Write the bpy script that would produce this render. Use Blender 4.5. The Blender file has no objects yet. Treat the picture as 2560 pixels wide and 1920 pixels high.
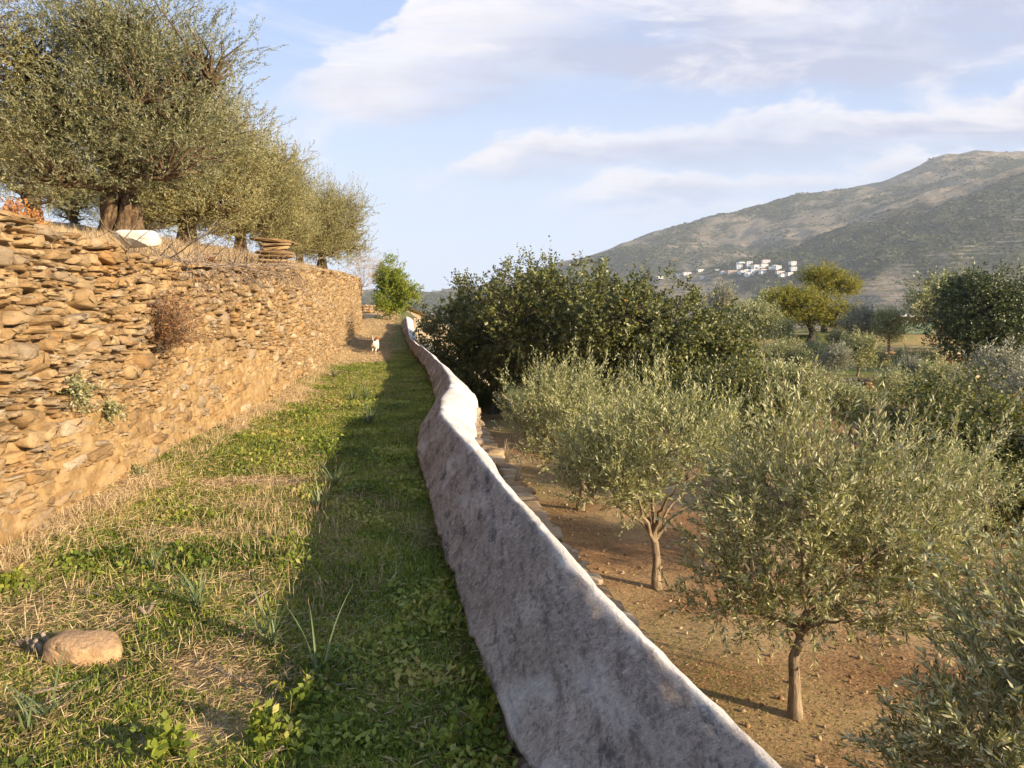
import bpy, math, random
import numpy as np
from mathutils import Vector
R = math.radians
rng = np.random.default_rng(7)
random.seed(7)
S = bpy.context.scene
COL = S.collection

# ------------------------------------------------------------------ camera
EYE = 1.7
PITCH = R(6.0)
FPX = 800.0
cam = bpy.data.objects.new('camera', bpy.data.cameras.new('camera'))
COL.objects.link(cam)
cam.location = (0, 0, EYE)
cam.rotation_euler = (R(90) - PITCH, 0, 0)
cam.data.sensor_width = 36
cam.data.lens = FPX / 1024 * 36
cam.data.clip_start = 0.05
cam.data.clip_end = 20000
S.camera = cam

def ray(u, v):
    a = (u - 512) / FPX; b = (v - 384) / FPX
    y = math.cos(PITCH) - b * math.sin(PITCH)
    z = -math.sin(PITCH) - b * math.cos(PITCH)
    return a / y, z / y                      # slopes per metre of depth
def G(u, v, z=0.0):                           # point of the level z seen there
    a, c = ray(u, v); Y = (z - EYE) / c
    return (a * Y, Y, z)
def AT(u, v, Y):
    a, c = ray(u, v)
    return (a * Y, Y, EYE + c * Y)

# ------------------------------------------------------------------ sun, sky, exposure
SUN_AZ = math.atan2(0.85, -0.53)              # clockwise from +Y
SUN_EL = R(16.5)
sd = Vector((math.sin(SUN_AZ) * math.cos(SUN_EL), math.cos(SUN_AZ) * math.cos(SUN_EL), math.sin(SUN_EL)))
sun = bpy.data.objects.new('sun', bpy.data.lights.new('sun', 'SUN'))
COL.objects.link(sun)
sun.rotation_euler = (-sd).to_track_quat('-Z', 'Y').to_euler()
sun.data.energy = 4.6
sun.data.angle = R(0.6)
sun.data.color = (1.0, 0.80, 0.55)
S.view_settings.view_transform = 'Standard'
S.view_settings.look = 'None'
S.view_settings.exposure = 1.08
S.view_settings.gamma = 1
S.cycles.max_bounces = 6
S.cycles.diffuse_bounces = 3
S.cycles.glossy_bounces = 2
S.cycles.transmission_bounces = 3
S.cycles.transparent_max_bounces = 4
S.cycles.volume_bounces = 0
S.cycles.use_adaptive_sampling = True
S.cycles.adaptive_threshold = 0.02
S.cycles.use_denoising = True

class NT:
    """small helper to write node trees"""
    def __init__(s, tree):
        s.t = tree; s.t.nodes.clear()
    def n(s, typ, **kw):
        nd = s.t.nodes.new(typ)
        for k, v in kw.items():
            if k.startswith('_'):
                setattr(nd, k[1:], v)
        for k, v in kw.items():
            if not k.startswith('_'):
                key = int(k[1:]) if k[0] == 'i' and k[1:].isdigit() else k.replace('__', ' ')
                s.set(nd.inputs[key], v)
        return nd
    def set(s, sock, v):
        if isinstance(v, bpy.types.NodeSocket): s.t.links.new(v, sock)
        elif isinstance(v, (tuple, list)) and len(v) == 3 and sock.type == 'RGBA': sock.default_value = (*v, 1)
        else: sock.default_value = v
    def m(s, op, a, b=0.0, c=None, clamp=False):
        nd = s.t.nodes.new('ShaderNodeMath'); nd.operation = op; nd.use_clamp = clamp
        s.set(nd.inputs[0], a); s.set(nd.inputs[1], b)
        if c is not None: s.set(nd.inputs[2], c)
        return nd.outputs[0]
    def ss(s, x, lo, hi):
        nd = s.t.nodes.new('ShaderNodeMapRange'); nd.interpolation_type = 'SMOOTHSTEP'
        s.set(nd.inputs[0], x); s.set(nd.inputs[1], lo); s.set(nd.inputs[2], hi)
        return nd.outputs[0]
    def mix(s, f, a, b, blend='MIX'):
        nd = s.t.nodes.new('ShaderNodeMix'); nd.data_type = 'RGBA'; nd.blend_type = blend
        s.set(nd.inputs[0], f); s.set(nd.inputs[6], a); s.set(nd.inputs[7], b)
        return nd.outputs[2]
    def ramp(s, f, stops):
        nd = s.t.nodes.new('ShaderNodeValToRGB'); e = nd.color_ramp.elements
        while len(e) < len(stops): e.new(0.5)
        for i, (p, c) in enumerate(stops): e[i].position = p; e[i].color = (*c, 1)
        s.set(nd.inputs[0], f)
        return nd.outputs[0]
    def noise(s, vec, scale, detail=4, rough=0.55, dist=0.0):
        nd = s.n('ShaderNodeTexNoise', Vector=vec, Scale=scale, Detail=detail, Roughness=rough, Distortion=dist)
        return nd.outputs['Fac']
    def mapv(s, vec, scale=(1, 1, 1), rot=(0, 0, 0)):
        nd = s.n('ShaderNodeMapping', Vector=vec)
        nd.inputs['Scale'].default_value = scale; nd.inputs['Rotation'].default_value = rot
        return nd.outputs[0]

def sky_world():
    w = bpy.data.worlds.new('World'); S.world = w; w.use_nodes = True
    t = NT(w.node_tree)
    sky = t.n('ShaderNodeTexSky', _sky_type='NISHITA', _sun_disc=False, _sun_elevation=SUN_EL,
              _sun_rotation=SUN_AZ, _air_density=1.0, _dust_density=0.6, _ozone_density=1.5, _altitude=200)
    co = t.n('ShaderNodeTexCoord').outputs['Generated']
    sx = t.n('ShaderNodeSeparateXYZ', Vector=co)
    dx, dy, dz = sx.outputs
    ay = t.m('MAXIMUM', t.m('ABSOLUTE', dy), 0.12)
    X = t.m('DIVIDE', dx, ay); E = t.m('DIVIDE', dz, ay)
    P = t.n('ShaderNodeCombineXYZ', X=X, Y=E).outputs[0]
    # tilted, stretched lumps
    Pl = t.mapv(P, (1.0, 2.1, 1), (0, 0, R(-8)))
    n1 = t.noise(Pl, 5.5, 7, 0.6, 0.4)
    n2 = t.noise(t.mapv(P, (1.0, 3.2, 1), (0, 0, R(-10))), 2.6, 6, 0.55, 0.3)
    nf = t.noise(Pl, 18, 6, 0.6, 0.2)
    lump = t.m('ADD', t.m('MULTIPLY', t.m('SUBTRACT', n1, 0.5), 0.13), t.m('MULTIPLY', t.m('SUBTRACT', nf, 0.5), 0.045))
    stk = t.noise(t.mapv(P, (1.3, 9.0, 1), (0, 0, R(-9))), 3.4, 8, 0.62, 0.6)
    def curve(pts):
        nd = t.t.nodes.new('ShaderNodeFloatCurve')
        cv = nd.mapping.curves[0]
        pp = []
        for (u, v) in pts:
            a, c = ray(u, v); pp.append(((a + 1) / 2, c))
        while len(cv.points) < len(pp): cv.points.new(0.5, 0.5)
        for q, p in zip(cv.points, pp): q.location = p; q.handle_type = 'AUTO'
        nd.mapping.update()
        t.set(nd.inputs[1], t.m('MULTIPLY_ADD', X, 0.5, 0.5))
        return nd.outputs[0]
    El = t.m('ADD', E, lump)
    col = sky.outputs[0]
    # pale veil towards the horizon
    col = t.mix(0.62, col, BLUE_LIFT)
    veil = t.ss(E, 0.34, 0.0)
    col = t.mix(t.m('MULTIPLY', veil, 0.85), col, VEIL)
    
    bands = [  # upper edge, lower edge, tip x, how opaque
        ([(200, 130), (259, 101), (324, 55), (393, 12), (470, -45), (1100, -400)],
         [(200, 118), (259, 110), (384, 130), (500, 108), (597, 92), (787, 97), (1100, 66)], 262, 0.95, 0.26),
        ([(330, 185), (407, 176), (486, 144), (602, 124), (740, 110), (880, 99), (1100, 78)],
         [(330, 186), (407, 184), (509, 181), (694, 170), (860, 160), (1100, 143)], 408, 0.95, 0.06),
        ([(460, 206), (518, 201), (602, 184), (787, 162), (900, 156), (1100, 146)],
         [(460, 206), (518, 208), (694, 208), (833, 192), (1100, 190)], 515, 0.85, 0.05),
        ([(500, 230), (546, 224), (620, 215), (694, 208), (1100, 200)],
         [(500, 230), (546, 231), (620, 230), (694, 222), (1100, 215)], 545, 0.6, 0.04),
    ]
    for up, lo, tip, op, th in bands:
        cu = curve(up); cl = curve(lo)
        top = t.ss(t.m('SUBTRACT', cu, El), -0.003, 0.014)
        bot = t.ss(t.m('SUBTRACT', E, t.m('SUBTRACT', cl, t.m('MULTIPLY', lump, 0.5))), -0.012, 0.03)
        xt = ray(tip, 200)[0]
        tipm = t.ss(X, xt - 0.02, xt + 0.10)
        mk = t.m('MULTIPLY', t.m('MULTIPLY', top, bot), tipm)
        dens = t.ss(t.m('MULTIPLY_ADD', n2, .55, t.m('MULTIPLY', stk, .45)), 0.38, 0.54)
        mk = t.m('MULTIPLY', mk, t.m('MULTIPLY_ADD', dens, 0.55 if th > .1 else .32, op - (0.55 if th > .1 else .32)))
        depth = t.m('DIVIDE', t.m('SUBTRACT', cu, El), th)     # 0 at the bright upper rim
        sh = t.m('ADD', t.ss(depth, 0.05, 0.9), t.m('MULTIPLY', t.m('SUBTRACT', t.m('MULTIPLY_ADD', n1, .45, t.m('MULTIPLY', stk, .55)), 0.5), 3.6), clamp=True)
        cc = t.mix(sh, CLOUD_LIT, CLOUD_SHADE)
        col = t.mix(mk, col, cc)
    # scattered wisps
    wisp = t.ss(t.noise(t.mapv(P, (1.0, 3.0, 1), (0, 0, R(-14))), 3.1, 8, 0.62, 0.5), 0.52, 0.66)
    col = t.mix(t.m('MULTIPLY', t.m('MULTIPLY', wisp, 0.75), t.ss(E, 0.05, 0.2)), col, CLOUD_LIT)
    bg = t.n('ShaderNodeBackground', Color=col, Strength=0.09)
    out = t.n('ShaderNodeOutputWorld', Surface=bg.outputs[0])
VEIL = (4.4, 4.95, 5.9)
BLUE_LIFT = (2.6, 3.6, 6.0)
CLOUD_LIT = (5.5, 5.3, 5.45)
CLOUD_SHADE = (2.75, 3.05, 4.15)
sky_world()

# ------------------------------------------------------------------ helpers
def lerp_tab(tab, y):
    tab = np.asarray(sorted(tab)); return np.interp(y, tab[:, 0], tab[:, 1])
def smooth(x, a, b):
    t = np.clip((np.asarray(x, float) - a) / (b - a), 0, 1); return t * t * (3 - 2 * t)
_perm = np.random.default_rng(3).random((64, 64, 64))
def vnoise(x, y, z=0.0):
    x, y, z = np.broadcast_arrays(np.asarray(x, float), np.asarray(y, float), np.asarray(z, float))
    xi = np.floor(x).astype(int); yi = np.floor(y).astype(int); zi = np.floor(z).astype(int)
    fx = x - xi; fy = y - yi; fz = z - zi
    fx = fx * fx * (3 - 2 * fx); fy = fy * fy * (3 - 2 * fy); fz = fz * fz * (3 - 2 * fz)
    r = 0
    for i in (0, 1):
        for j in (0, 1):
            for k in (0, 1):
                w = (fx if i else 1 - fx) * (fy if j else 1 - fy) * (fz if k else 1 - fz)
                r = r + w * _perm[(xi + i) & 63, (yi + j) & 63, (zi + k) & 63]
    return r * 2 - 1
def fbm(x, y, z=0.0, o=4):
    r = 0; a = 0.5; f = 1.0
    for k in range(o):
        r = r + a * vnoise(np.asarray(x) * f + 17.3 * k, np.asarray(y) * f + 5.1 * k, np.asarray(z) * f); a *= 0.5; f *= 2.03
    return r
def unit(v):
    return v / np.maximum(np.linalg.norm(v, axis=-1, keepdims=True), 1e-9)

def raw_mesh(name, V, F, mat=None, var=None, smooth_=True, colors=None):
    """V (n,3); F (m,3|4) int array; var per face float"""
    V = np.asarray(V, np.float32); F = np.asarray(F, np.int32)
    me = bpy.data.meshes.new(name)
    k = F.shape[1]
    me.vertices.add(len(V)); me.vertices.foreach_set('co', V.ravel())
    me.loops.add(F.size); me.loops.foreach_set('vertex_index', F.ravel())
    me.polygons.add(len(F))
    me.polygons.foreach_set('loop_start', np.arange(0, F.size, k, dtype=np.int32))
    try: me.polygons.foreach_set('loop_total', np.full(len(F), k, np.int32))
    except Exception: pass
    me.update(calc_edges=True)
    me.polygons.foreach_set('use_smooth', np.full(len(F), smooth_, bool))
    if var is not None:
        a = me.attributes.new('var', 'FLOAT', 'FACE'); a.data.foreach_set('value', np.asarray(var, np.float32))
    if colors is not None:
        a = me.attributes.new('mask', 'FLOAT_COLOR', 'POINT')
        c = np.ones((len(V), 4), np.float32); c[:, :colors.shape[1]] = colors
        a.data.foreach_set('color', c.ravel())
    if mat: me.materials.append(mat)
    me.validate()
    return me
def link(name, me, parent=None, loc=None):
    o = bpy.data.objects.new(name, me); COL.objects.link(o)
    if parent: o.parent = parent
    if loc is not None: o.location = loc
    return o
def tag(o, label=None, cat=None, group=None, kind=None):
    if label: o['label'] = label
    if cat: o['category'] = cat
    if group: o['group'] = group
    if kind: o['kind'] = kind
    return o
def empty(name, loc=(0, 0, 0), rz=0, sc=1.0):
    o = bpy.data.objects.new(name, None); COL.objects.link(o)
    o.location = loc; o.rotation_euler = (0, 0, rz)
    o.scale = (sc, sc, sc) if not isinstance(sc, tuple) else sc
    o.empty_display_size = 0.2
    return o
def children(o): return [c for c in bpy.data.objects if c.parent == o]
def copy_tree(o, parent=None):
    c = o.copy(); COL.objects.link(c)
    if parent: c.parent = parent
    for ch in children(o): copy_tree(ch, c)
    return c
def grid_faces(nu, nv):
    i = np.arange(nu - 1)[:, None] * nv + np.arange(nv - 1)[None, :]
    i = i.ravel()
    return np.stack([i, i + nv, i + nv + 1, i + 1], 1)
class Bag:
    """collects pieces of ONE mesh"""
    def __init__(s): s.V = []; s.F = []; s.K = []; s.n = 0
    def add(s, V, F, var=0.5):
        V = np.asarray(V, float); F = np.asarray(F, int)
        s.V.append(V); s.F.append(F + s.n); s.n += len(V)
        s.K.append(np.full(len(F), var) if np.isscalar(var) else np.asarray(var))
    def tube(s, pts, rad, sides=6, var=0.5, bump=0.0, seed=0):
        pts = np.asarray(pts, float); rad = np.broadcast_to(rad, (len(pts),)).astype(float)
        d = np.gradient(pts, axis=0); d = unit(d)
        ref = np.array([0.31, 0.77, 0.55]) if abs(d[0] @ np.array([0.31, 0.77, 0.55])) < 0.93 else np.array([1., 0, 0])
        a = unit(np.cross(d, ref)); b = np.cross(d, a)
        th = np.linspace(0, 2 * np.pi, sides, endpoint=False)
        rr = rad[:, None] * np.ones(sides)
        if bump:
            rr = rr * (1 + bump * fbm(np.cos(th)[None] * 1.7 + seed, np.sin(th)[None] * 1.7, pts[:, 2][:, None] * 2.2 + seed, 3) * 2)
        V = pts[:, None] + rr[..., None] * (np.cos(th)[None, :, None] * a[:, None] + np.sin(th)[None, :, None] * b[:, None])
        n = len(pts)
        i = np.arange(n - 1)[:, None] * sides; j = np.arange(sides)[None]
        F = np.stack([i + j, i + (j + 1) % sides, i + sides + (j + 1) % sides, i + sides + j], -1).reshape(-1, 4)
        V = V.reshape(-1, 3)
        cap = len(V)
        V = np.vstack([V, pts[-1] + d[-1] * rad[-1] * 0.5])
        k = (n - 1) * sides
        Fc = np.array([[k + q, k + (q + 1) % sides, cap, cap] for q in range(sides)])
        s.add(V, F, var)
        # end cap as thin quads with a doubled tip vertex
        s.V.append(np.array([V[cap] + 1e-4])); Fc[:, 3] = cap + 1
        s.F.append(Fc + (s.n - len(V))); s.K.append(np.full(len(Fc), var)); s.n += 1
    def box(s, c, h, rz=0, var=0.5):
        x, y, z = h; V = np.array([[i * x, j * y, k * z] for i in (-1, 1) for j in (-1, 1) for k in (-1, 1)])
        cz, sz = math.cos(rz), math.sin(rz)
        V = np.stack([V[:, 0] * cz - V[:, 1] * sz, V[:, 0] * sz + V[:, 1] * cz, V[:, 2]], 1) + np.array(c)
        F = np.array([[0, 1, 3, 2], [4, 6, 7, 5], [0, 4, 5, 1], [2, 3, 7, 6], [0, 2, 6, 4], [1, 5, 7, 3]])
        s.add(V, F, var)
    def mesh(s, name, mat, smooth_=True):
        if not s.V: s.box((0, 0, 0), (0.001,) * 3)
        return raw_mesh(name, np.vstack(s.V), np.vstack(s.F), mat, np.concatenate(s.K), smooth_)

# ------------------------------------------------------------------ materials
def new_mat(name):
    m = bpy.data.materials.new(name); m.use_nodes = True
    return m, NT(m.node_tree)
def finish(t, base, rough=0.9, bump=None, bstr=0.3, bdist=0.02, spec=0.25, trans=0.0, tcol=None):
    p = t.n('ShaderNodeBsdfPrincipled'); t.set(p.inputs['Base Color'], base); t.set(p.inputs['Roughness'], rough)
    p.inputs['Specular IOR Level'].default_value = spec
    if bump is not None:
        b = t.n('ShaderNodeBump', Height=bump, Strength=bstr, Distance=bdist)
        t.set(p.inputs['Normal'], b.outputs[0])
    sh = p.outputs[0]
    if trans:
        tr = t.n('ShaderNodeBsdfTranslucent', Color=tcol if tcol is not None else base)
        mx = t.n('ShaderNodeMixShader', Fac=trans); t.set(mx.inputs[1], sh); t.set(mx.inputs[2], tr.outputs[0]); sh = mx.outputs[0]
    t.n('ShaderNodeOutputMaterial', Surface=sh)
def attr(t, name, out='Fac'):
    return t.n('ShaderNodeAttribute', _attribute_name=name).outputs[out]
def obj_co(t): return t.n('ShaderNodeTexCoord').outputs['Object']

def leaf_mat(name, stops, back=None, trans=0.25, rough=0.5, spec=0.4, backmix=0.85):
    m, t = new_mat(name)
    c = t.ramp(attr(t, 'var'), stops)
    tc = c
    if back:
        bf = t.n('ShaderNodeNewGeometry').outputs['Backfacing']
        c = t.mix(t.m('MULTIPLY', bf, backmix), c, back)
    finish(t, c, rough, spec=spec, trans=trans, tcol=tc)
    return m
M_OLIVE = leaf_mat('olive_leaf', [(0, (.045, .055, .014)), (.35, (.14, .155, .04)), (.8, (.37, .37, .12)), (1, (.40, .34, .09))], (.62, .61, .35), 0.33)
M_OLIVE_OLD = leaf_mat('old_olive_leaf', [(0, (.05, .05, .013)), (.4, (.16, .15, .04)), (.85, (.34, .30, .10)), (1, (.36, .24, .07))], (.52, .47, .24), 0.3)
M_OLIVE_DEEP = leaf_mat('deep_olive_leaf', [(0, (.035, .04, .012)), (.4, (.11, .115, .034)), (.85, (.26, .245, .085)), (1, (.30, .22, .07))], (.36, .36, .22), 0.22)
M_OLIVE_PALE = leaf_mat('pale_olive_leaf', [(0, (.12, .13, .07)), (.6, (.22, .22, .13)), (1, (.30, .28, .17))], (.44, .43, .32), 0.2)
M_OAK = leaf_mat('oak_leaf', [(0, (.022, .034, .006)), (.45, (.078, .096, .016)), (.88, (.21, .215, .038)), (.97, (.32, .26, .06)), (1, (.5, .24, .06))], (.20, .20, .07), 0.22, 0.45, 0.45)
M_YELLOW = leaf_mat('yellow_leaf', [(0, (.10, .11, .014)), (.5, (.26, .255, .03)), (1, (.42, .31, .045))], None, 0.3)
M_OAK_DEEP = leaf_mat('deep_oak_leaf', [(0, (.018, .03, .006)), (.5, (.05, .07, .013)), (.88, (.13, .15, .03)), (1, (.22, .17, .04))], (.09, .11, .04), 0.15, 0.45, 0.45)
M_BRIGHT = leaf_mat('bright_leaf', [(0, (.08, .12, .014)), (.5, (.21, .27, .026)), (.9, (.38, .38, .04)), (1, (.5, .36, .05))], None, 0.35)
M_HERB = leaf_mat('herb_leaf', [(0, (.05, .085, .012)), (.35, (.15, .205, .026)), (.75, (.33, .37, .055)), (.95, (.48, .40, .12)), (1, (.6, .48, .05))], None, 0.38, 0.55)
M_BLADE = leaf_mat('asphodel_leaf', [(0, (.09, .13, .05)), (.6, (.16, .21, .085)), (1, (.26, .28, .13))], None, 0.2, 0.5)
M_STRAW = leaf_mat('straw', [(0, (.17, .105, .055)), (.4, (.36, .255, .13)), (.8, (.54, .41, .23)), (1, (.66, .54, .35))], None, 0.15, 0.7, 0.2)
M_RUST = leaf_mat('dead_leaf', [(0, (.12, .06, .03)), (.5, (.27, .13, .05)), (1, (.46, .26, .10))], None, 0.15, 0.8, 0.1)
M_ORANGE = leaf_mat('orange_head', [(0, (.35, .14, .04)), (1, (.62, .30, .10))], None, 0.1, 0.8, 0.1)
M_SCRUB = leaf_mat('scrub_leaf', [(0, (.022, .032, .014)), (.6, (.065, .08, .034)), (1, (.15, .155, .075))], None, 0.0, 0.9, 0.1)

def bark_mat(name, a, b):
    m, t = new_mat(name); co = obj_co(t)
    n = t.noise(t.mapv(co, (1, 1, 0.25)), 22, 6, 0.65)
    n2 = t.noise(co, 5, 3)
    c = t.mix(t.ss(n, .35, .65), a, b); c = t.mix(t.m('MULTIPLY', t.ss(n2, .4, .7), .5), c, tuple(x * .6 for x in a))
    finish(t, c, 0.95, n, 0.7, 0.03, 0.1)
    return m
M_BARK = bark_mat('olive_bark', (.20, .15, .095), (.36, .28, .19))
M_BARK_OLD = bark_mat('old_olive_bark', (.065, .042, .024), (.21, .145, .085))
M_BARK_DARK = bark_mat('oak_bark', (.055, .045, .032), (.13, .11, .08))
M_TWIG = bark_mat('dead_twig', (.17, .125, .09), (.36, .29, .22))

def stone_mat(name, cols, mud=None, lichen=0.5):
    m, t = new_mat(name); co = obj_co(t); v = attr(t, 'var')
    c = t.ramp(v, cols)
    grain = t.noise(t.mapv(co, (6, 6, 34)), 1.3, 6, 0.68, 0.6)
    spots = t.noise(co, 30, 6, 0.7)
    c = t.mix(t.m('MULTIPLY', t.ss(grain, .30, .72), .45), c, (.42, .30, .165))
    c = t.mix(t.m('MULTIPLY', t.ss(spots, .50, .33), .6), c, (.155, .09, .042))
    rustn = t.noise(co, 2.2, 5, .6)
    c = t.mix(t.m('MULTIPLY', t.ss(rustn, .5, .72), .5), c, (.42, .225, .075))
    if lichen:
        L = t.noise(co, 15, 5, 0.6)
        zone = t.ss(t.noise(co, 1.1, 2), .45, .68)
        z = t.n('ShaderNodeSeparateXYZ', Vector=co).outputs[2]
        low = t.ss(z, 1.35, .6)
        c = t.mix(t.m('MULTIPLY', t.m('MULTIPLY', t.ss(L, .66, .71), lichen), t.m('MULTIPLY', zone, low)), c, (.74, .69, .58))
    finish(t, c, 0.92, t.m('ADD', t.m('MULTIPLY', grain, .6), t.m('MULTIPLY', spots, .8)), 0.7, 0.02, 0.15)
    return m
M_STONE = stone_mat('schist', [(0, (.17, .105, .05)), (.35, (.285, .185, .085)), (.52, (.25, .205, .15)), (.7, (.36, .245, .12)), (.90, (.43, .31, .17)), (.96, (.33, .28, .21)), (1, (.52, .43, .30))], lichen=1.0)
M_STONE_FAR = stone_mat('terrace_schist', [(0, (.22, .14, .08)), (.5, (.36, .24, .13)), (1, (.52, .42, .28))], lichen=0)
M_STONE_GREY = stone_mat('grey_schist', [(0, (.12, .10, .085)), (.6, (.24, .20, .16)), (1, (.40, .35, .29))], lichen=0)

def mud_mat():
    m, t = new_mat('earth_mortar'); co = obj_co(t)
    n = t.noise(co, 9, 7, .65); n2 = t.noise(t.mapv(co, (1, 1, 2.6)), 3, 5)
    c = t.mix(t.ss(n, .3, .7), (.235, .145, .062), (.405, .275, .13))
    c = t.mix(t.m('MULTIPLY', t.ss(n2, .45, .7), .5), c, (.46, .35, .2))
    L = t.noise(co, 16, 4, .6)
    z = t.n('ShaderNodeSeparateXYZ', Vector=co).outputs[2]
    c = t.mix(t.m('MULTIPLY', t.ss(L, .665, .71), t.m('MULTIPLY', t.ss(t.noise(co, 1.1, 2), .45, .62), t.ss(z, 1.35, .6))), c, (.76, .7, .58))
    finish(t, c, .95, t.m('ADD', n, t.m('MULTIPLY', n2, .6)), 0.9, 0.035, .1)
    return m
M_MUD = mud_mat()

def rock_mat(name, a, b, c3):
    m, t = new_mat(name); co = obj_co(t)
    n = t.noise(co, 7, 7, .6); n2 = t.noise(co, 40, 4, .6)
    c = t.mix(t.ss(n, .35, .65), a, b); c = t.mix(t.m('MULTIPLY', t.ss(n2, .5, .7), .6), c, c3)
    c = t.mix(t.m('MULTIPLY', t.ss(t.noise(co, 14, 3), .56, .62), .35), c, tuple(x * .45 for x in a))
    finish(t, c, .9, t.m('ADD', n, n2), .6, .02, .15)
    return m
M_ROCK = rock_mat('tan_rock', (.36, .23, .125), (.47, .30, .155), (.56, .42, .26))
M_WHITEROCK = rock_mat('white_rock', (.62, .55, .44), (.74, .68, .58), (.8, .76, .68))

def plaster_mat():
    m, t = new_mat('lime_plaster'); co = obj_co(t)
    st = t.mapv(co, (2.6, .5, 1.6), (0, R(20), R(35)))
    n = t.noise(co, 2.0, 6, .62, .4)
    n2 = t.noise(st, 9, 8, .7, .5)
    n3 = t.noise(co, 42, 9, .8, .2)
    pit = t.noise(co, 130, 3, .6)
    n4 = t.noise(st, 3.3, 6, .65, .3)
    c = t.mix(t.ss(n, .32, .68), (.235, .185, .142), (.34, .275, .218))
    c = t.mix(t.m('MULTIPLY', t.ss(n2, .50, .64), .8), c, (.10, .076, .058))
    c = t.mix(t.m('MULTIPLY', t.ss(n2, .48, .30), .55), c, (.48, .405, .33))
    c = t.mix(t.m('MULTIPLY', t.ss(n3, .51, .60), .8), c, (.12, .10, .095))
    c = t.mix(t.m('MULTIPLY', t.ss(n3, .46, .36), .5), c, (.60, .53, .455))
    fl = t.noise(co, 5.5, 8, .7, .2)
    c = t.mix(t.m('MULTIPLY', t.ss(fl, .655, .668), .8), c, (.19, .135, .09))
    # dark mould in a few patches of its own shape
    c = t.mix(t.m('MULTIPLY', t.ss(n4, .56, .64), t.m('MULTIPLY', t.ss(n3, .36, .55), .85)), c, (.055, .05, .052))
    # sunlight painted in: paler colour along the rounded crest, faint patches on the slope
    sunlit_pale = attr(t, 'mask')
    c = t.mix(t.m('MULTIPLY', sunlit_pale, t.m('SUBTRACT', 1.0, t.m('MULTIPLY', t.ss(n2, .55, .7), .5))), c, (.80, .755, .68))
    c = t.mix(t.m('MULTIPLY', t.ss(pit, .56, .68), .5), c, (.10, .08, .07))
    h = t.m('ADD', t.m('MULTIPLY', n2, 1.0), t.m('ADD', t.m('MULTIPLY', n3, .5), t.m('MULTIPLY', n, 1.0)))
    finish(t, c, .95, h, .9, .02, .12)
    return m
M_PLASTER = plaster_mat()

def ground_mat(name, soil, soil2, dry, green, gscale=1.0, bump=.5):
    m, t = new_mat(name); co = obj_co(t)
    mk = t.n('ShaderNodeAttribute', _attribute_name='mask').outputs['Color']
    s = t.n('ShaderNodeSeparateColor', Color=mk).outputs
    n = t.noise(co, 1.6 * gscale, 7, .65); n2 = t.noise(co, 30 * gscale, 5, .7); n3 = t.noise(co, 9 * gscale, 4, .6)
    c = t.mix(t.ss(n2, .33, .66), soil, soil2)
    c = t.mix(t.m('MULTIPLY', t.ss(n, .4, .7), .4), c, tuple(x * .6 for x in soil))
    c = t.mix(t.m('MULTIPLY', s[1], t.ss(t.m('ADD', n2, t.m('MULTIPLY', s[1], .22)), .42, .62)), c, dry)
    c = t.mix(t.m('MULTIPLY', s[0], t.ss(t.m('ADD', n3, t.m('MULTIPLY', s[0], .22)), .45, .62)), c, green)
    finish(t, c, .95, t.m('ADD', n2, t.m('MULTIPLY', n3, 1.5)), bump, .03, .1)
    return m
M_PATH = ground_mat('path_soil', (.17, .115, .07), (.30, .215, .13), (.44, .325, .18), (.13, .15, .04))
M_ORCH = ground_mat('orchard_soil', (.21, .108, .047), (.37, .21, .098), (.46, .32, .16), (.12, .145, .035))
M_TERR = ground_mat('terrace_soil', (.22, .15, .09), (.34, .25, .15), (.50, .38, .22), (.14, .14, .05))

def hill_mat():
    m, t = new_mat('hillside'); co = obj_co(t)
    mk = t.n('ShaderNodeAttribute', _attribute_name='mask').outputs['Color']
    s = t.n('ShaderNodeSeparateColor', Color=mk).outputs      # r scrub and painted spur shade, g rock, b dry terraces
    n = t.noise(co, .012, 8, .68); n2 = t.noise(co, .05, 8, .7); n3 = t.noise(t.mapv(co, (1, 1, 3)), .008, 6, .6)
    c = t.mix(t.ss(n2, .35, .65), (.25, .195, .125), (.40, .325, .215))
    c = t.mix(t.ss(t.m('ADD', n, t.m('MULTIPLY', s[0], .30)), .50, .66), c, (.075, .08, .042))
    # terrace walls follow the contours
    z = t.n('ShaderNodeSeparateXYZ', Vector=co).outputs[2]
    st = t.m('FRACT', t.m('ADD', t.m('MULTIPLY', z, .16), t.m('MULTIPLY', n3, 2.2)))
    line = t.m('MULTIPLY', t.m('MULTIPLY', t.ss(st, .62, .8), t.ss(n2, .6, .4)), s[2])
    c = t.mix(t.m('MULTIPLY', line, t.ss(t.noise(co, .02, 3), .42, .6)), c, (.40, .34, .235))
    c = t.mix(t.m('MULTIPLY', t.m('MULTIPLY', t.ss(st, .4, .2), s[2]), .6), c, (.10, .10, .055))
    c = t.mix(t.m('MULTIPLY', t.m('MAXIMUM', s[1], .22), t.ss(t.noise(co, .07, 7, .8), .50, .58)), c, (.50, .46, .42))
    c = t.mix(t.m('MULTIPLY', t.ss(t.noise(co, .16, 4, .7), .5, .6), .5), c, (.05, .055, .03))
    finish(t, c, .95, t.m('ADD', n2, n), 1.0, 10.0, .05)
    return m
M_HILL = hill_mat()

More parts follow.
